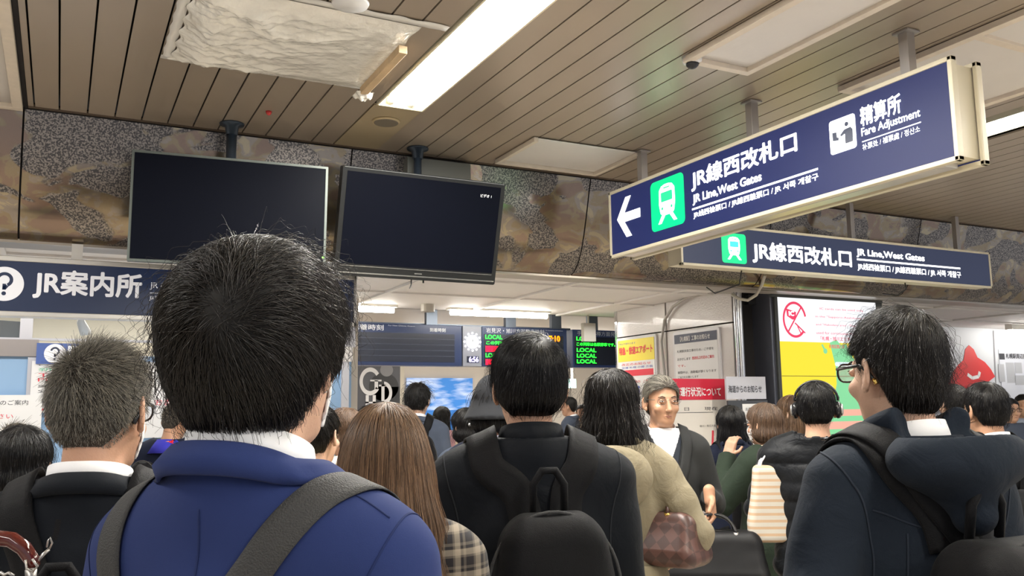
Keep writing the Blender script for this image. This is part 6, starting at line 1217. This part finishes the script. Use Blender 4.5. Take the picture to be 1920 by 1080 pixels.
h7 = wpt(S7, (-.165, .23, 1.10)); h7 = A(h7); bag('holdall', 'large black handbag held by the person in the grey suit', h7, R_(-35), (.21, .09, .125), m_('black_leather', (.007, .007, .008), .5, spec=.3), blk, handle_r=.06)
t = empty('tote_bag', ond(1440, 893, 3.75), R_(-30), .8); tag(t, 'white tote bag with pale orange stripes hanging beside the puffer jacket', 'bag')
def stripe():
    m = bpy.data.materials.new('striped_cloth'); m.use_nodes = True; nt = m.node_tree; b = nt.nodes['Principled BSDF']; N = nt.nodes.new; tc = N('ShaderNodeTexCoord'); w = N('ShaderNodeTexWave'); w.bands_direction = 'Z'; w.inputs['Scale'].default_value = 9; r = N('ShaderNodeValToRGB'); r.color_ramp.elements[0].color = (.55, .52, .46, 1); r.color_ramp.elements[1].color = (.52, .36, .23, 1); r.color_ramp.elements[0].position = .6; r.color_ramp.elements[1].position = .7
    nt.links.new(tc.outputs['Object'], w.inputs[0]); nt.links.new(w.outputs[0], r.inputs[0]); nt.links.new(r.outputs[0], b.inputs['Base Color']); b.inputs['Roughness'].default_value = .8; return m
tf = lambda P: rbox((0, 0, -.14), (.10, .045, .20), .03)(np.stack([(P[:, 0] + .12 * P[:, 2] * 0) * (1 + 1.6 * np.clip(P[:, 2] + .14, -.1, .3)), P[:, 1], P[:, 2]], 1))
solid('bag_body', creases(tf, .005, 1.3, 5), (-.16, -.09, -.37), (.16, .09, .09), .010, stripe(), t)
for s in (-1, 1): mb = MB(); mb.tube([(-.05, s * .02, .03), (-.035, s * .02, .08), (0, 0, .12), (.035, s * .02, .08), (.05, s * .02, .03)], .006, 8); mb.build('handle', shirt, t, True, local=True)
# bottom left: curved wooden bag handle with silver fittings
o = ond(10, 1075, 1.12); t = empty('leather_bag', o); tag(t, 'bag with glossy reddish brown curved handle and silver clips at the lower left corner', 'bag')
v = lambda px, py, d: ond(px, py, d) - o
mb = MB(); mb.tube([v(-75, 1075, 1.12), v(-62, 1040, 1.12), v(-35, 1018, 1.12), v(-5, 1009, 1.12), v(22, 1012, 1.12), v(45, 1028, 1.12), v(60, 1050, 1.12), v(63, 1062, 1.12)], [.008, .009, .0095, .010, .010, .0095, .009, .008], 16)
mb.build('handle', m_('rosewood', (.10, .012, .008), .12, var=.5, vscale=60, coat=.6), t, True, local=True)
mb = MB(); mb.tube([v(48, 1050, 1.11), v(50, 1066, 1.11), v(62, 1072, 1.11), v(70, 1062, 1.11), v(60, 1048, 1.11)], .0016, 8); mb.tube([v(58, 1068, 1.12), v(58, 1100, 1.12)], [.007, .006], 12); mb.build('ring_fitting', silver, t, True, local=True)
mb = MB(); mb.tube([v(70, 1052, 1.12), v(81, 1040, 1.125), v(92, 1030, 1.13)], .0022, 8); mb.tube([v(92, 1030, 1.13), v(98, 1018, 1.13), v(94, 1008, 1.13), v(90, 1014, 1.13), v(88, 1026, 1.13)], .0013, 8); mb.build('snap_hook', silver, t, True, local=True)
mb = MB(); mb.add([v(97, 1012, 1.13), v(107, 1014, 1.13), v(116, 975, 1.14), v(105, 973, 1.14), v(97, 1012, 1.136), v(107, 1014, 1.136), v(116, 975, 1.146), v(105, 973, 1.146)], [(0, 1, 2, 3), (7, 6, 5, 4), (0, 4, 5, 1), (1, 5, 6, 2), (2, 6, 7, 3), (3, 7, 4, 0)]); mb.build('strap_tab', black_bag, t, local=True)
bf = rbox(v(20, 1290, 1.12), (.15, .06, .10), .03); solid('bag_body', bf, v(20, 1290, 1.12) - A([.18, .09, .13]), v(20, 1290, 1.12) + A([.18, .09, .13]), .012, m_('brown_leather', (0, 0, 0)), t)
mb = MB(); mb.tube([v(0, 1073, 1.1), v(8, 1078, 1.1), v(16, 1074, 1.1), v(26, 1080, 1.1)], .002, 6); mb.tube([v(-5, 1084, 1.1), v(20, 1090, 1.1), v(30, 1084, 1.1)], .002, 6); mb.build('chain', silver, t, True, local=True)
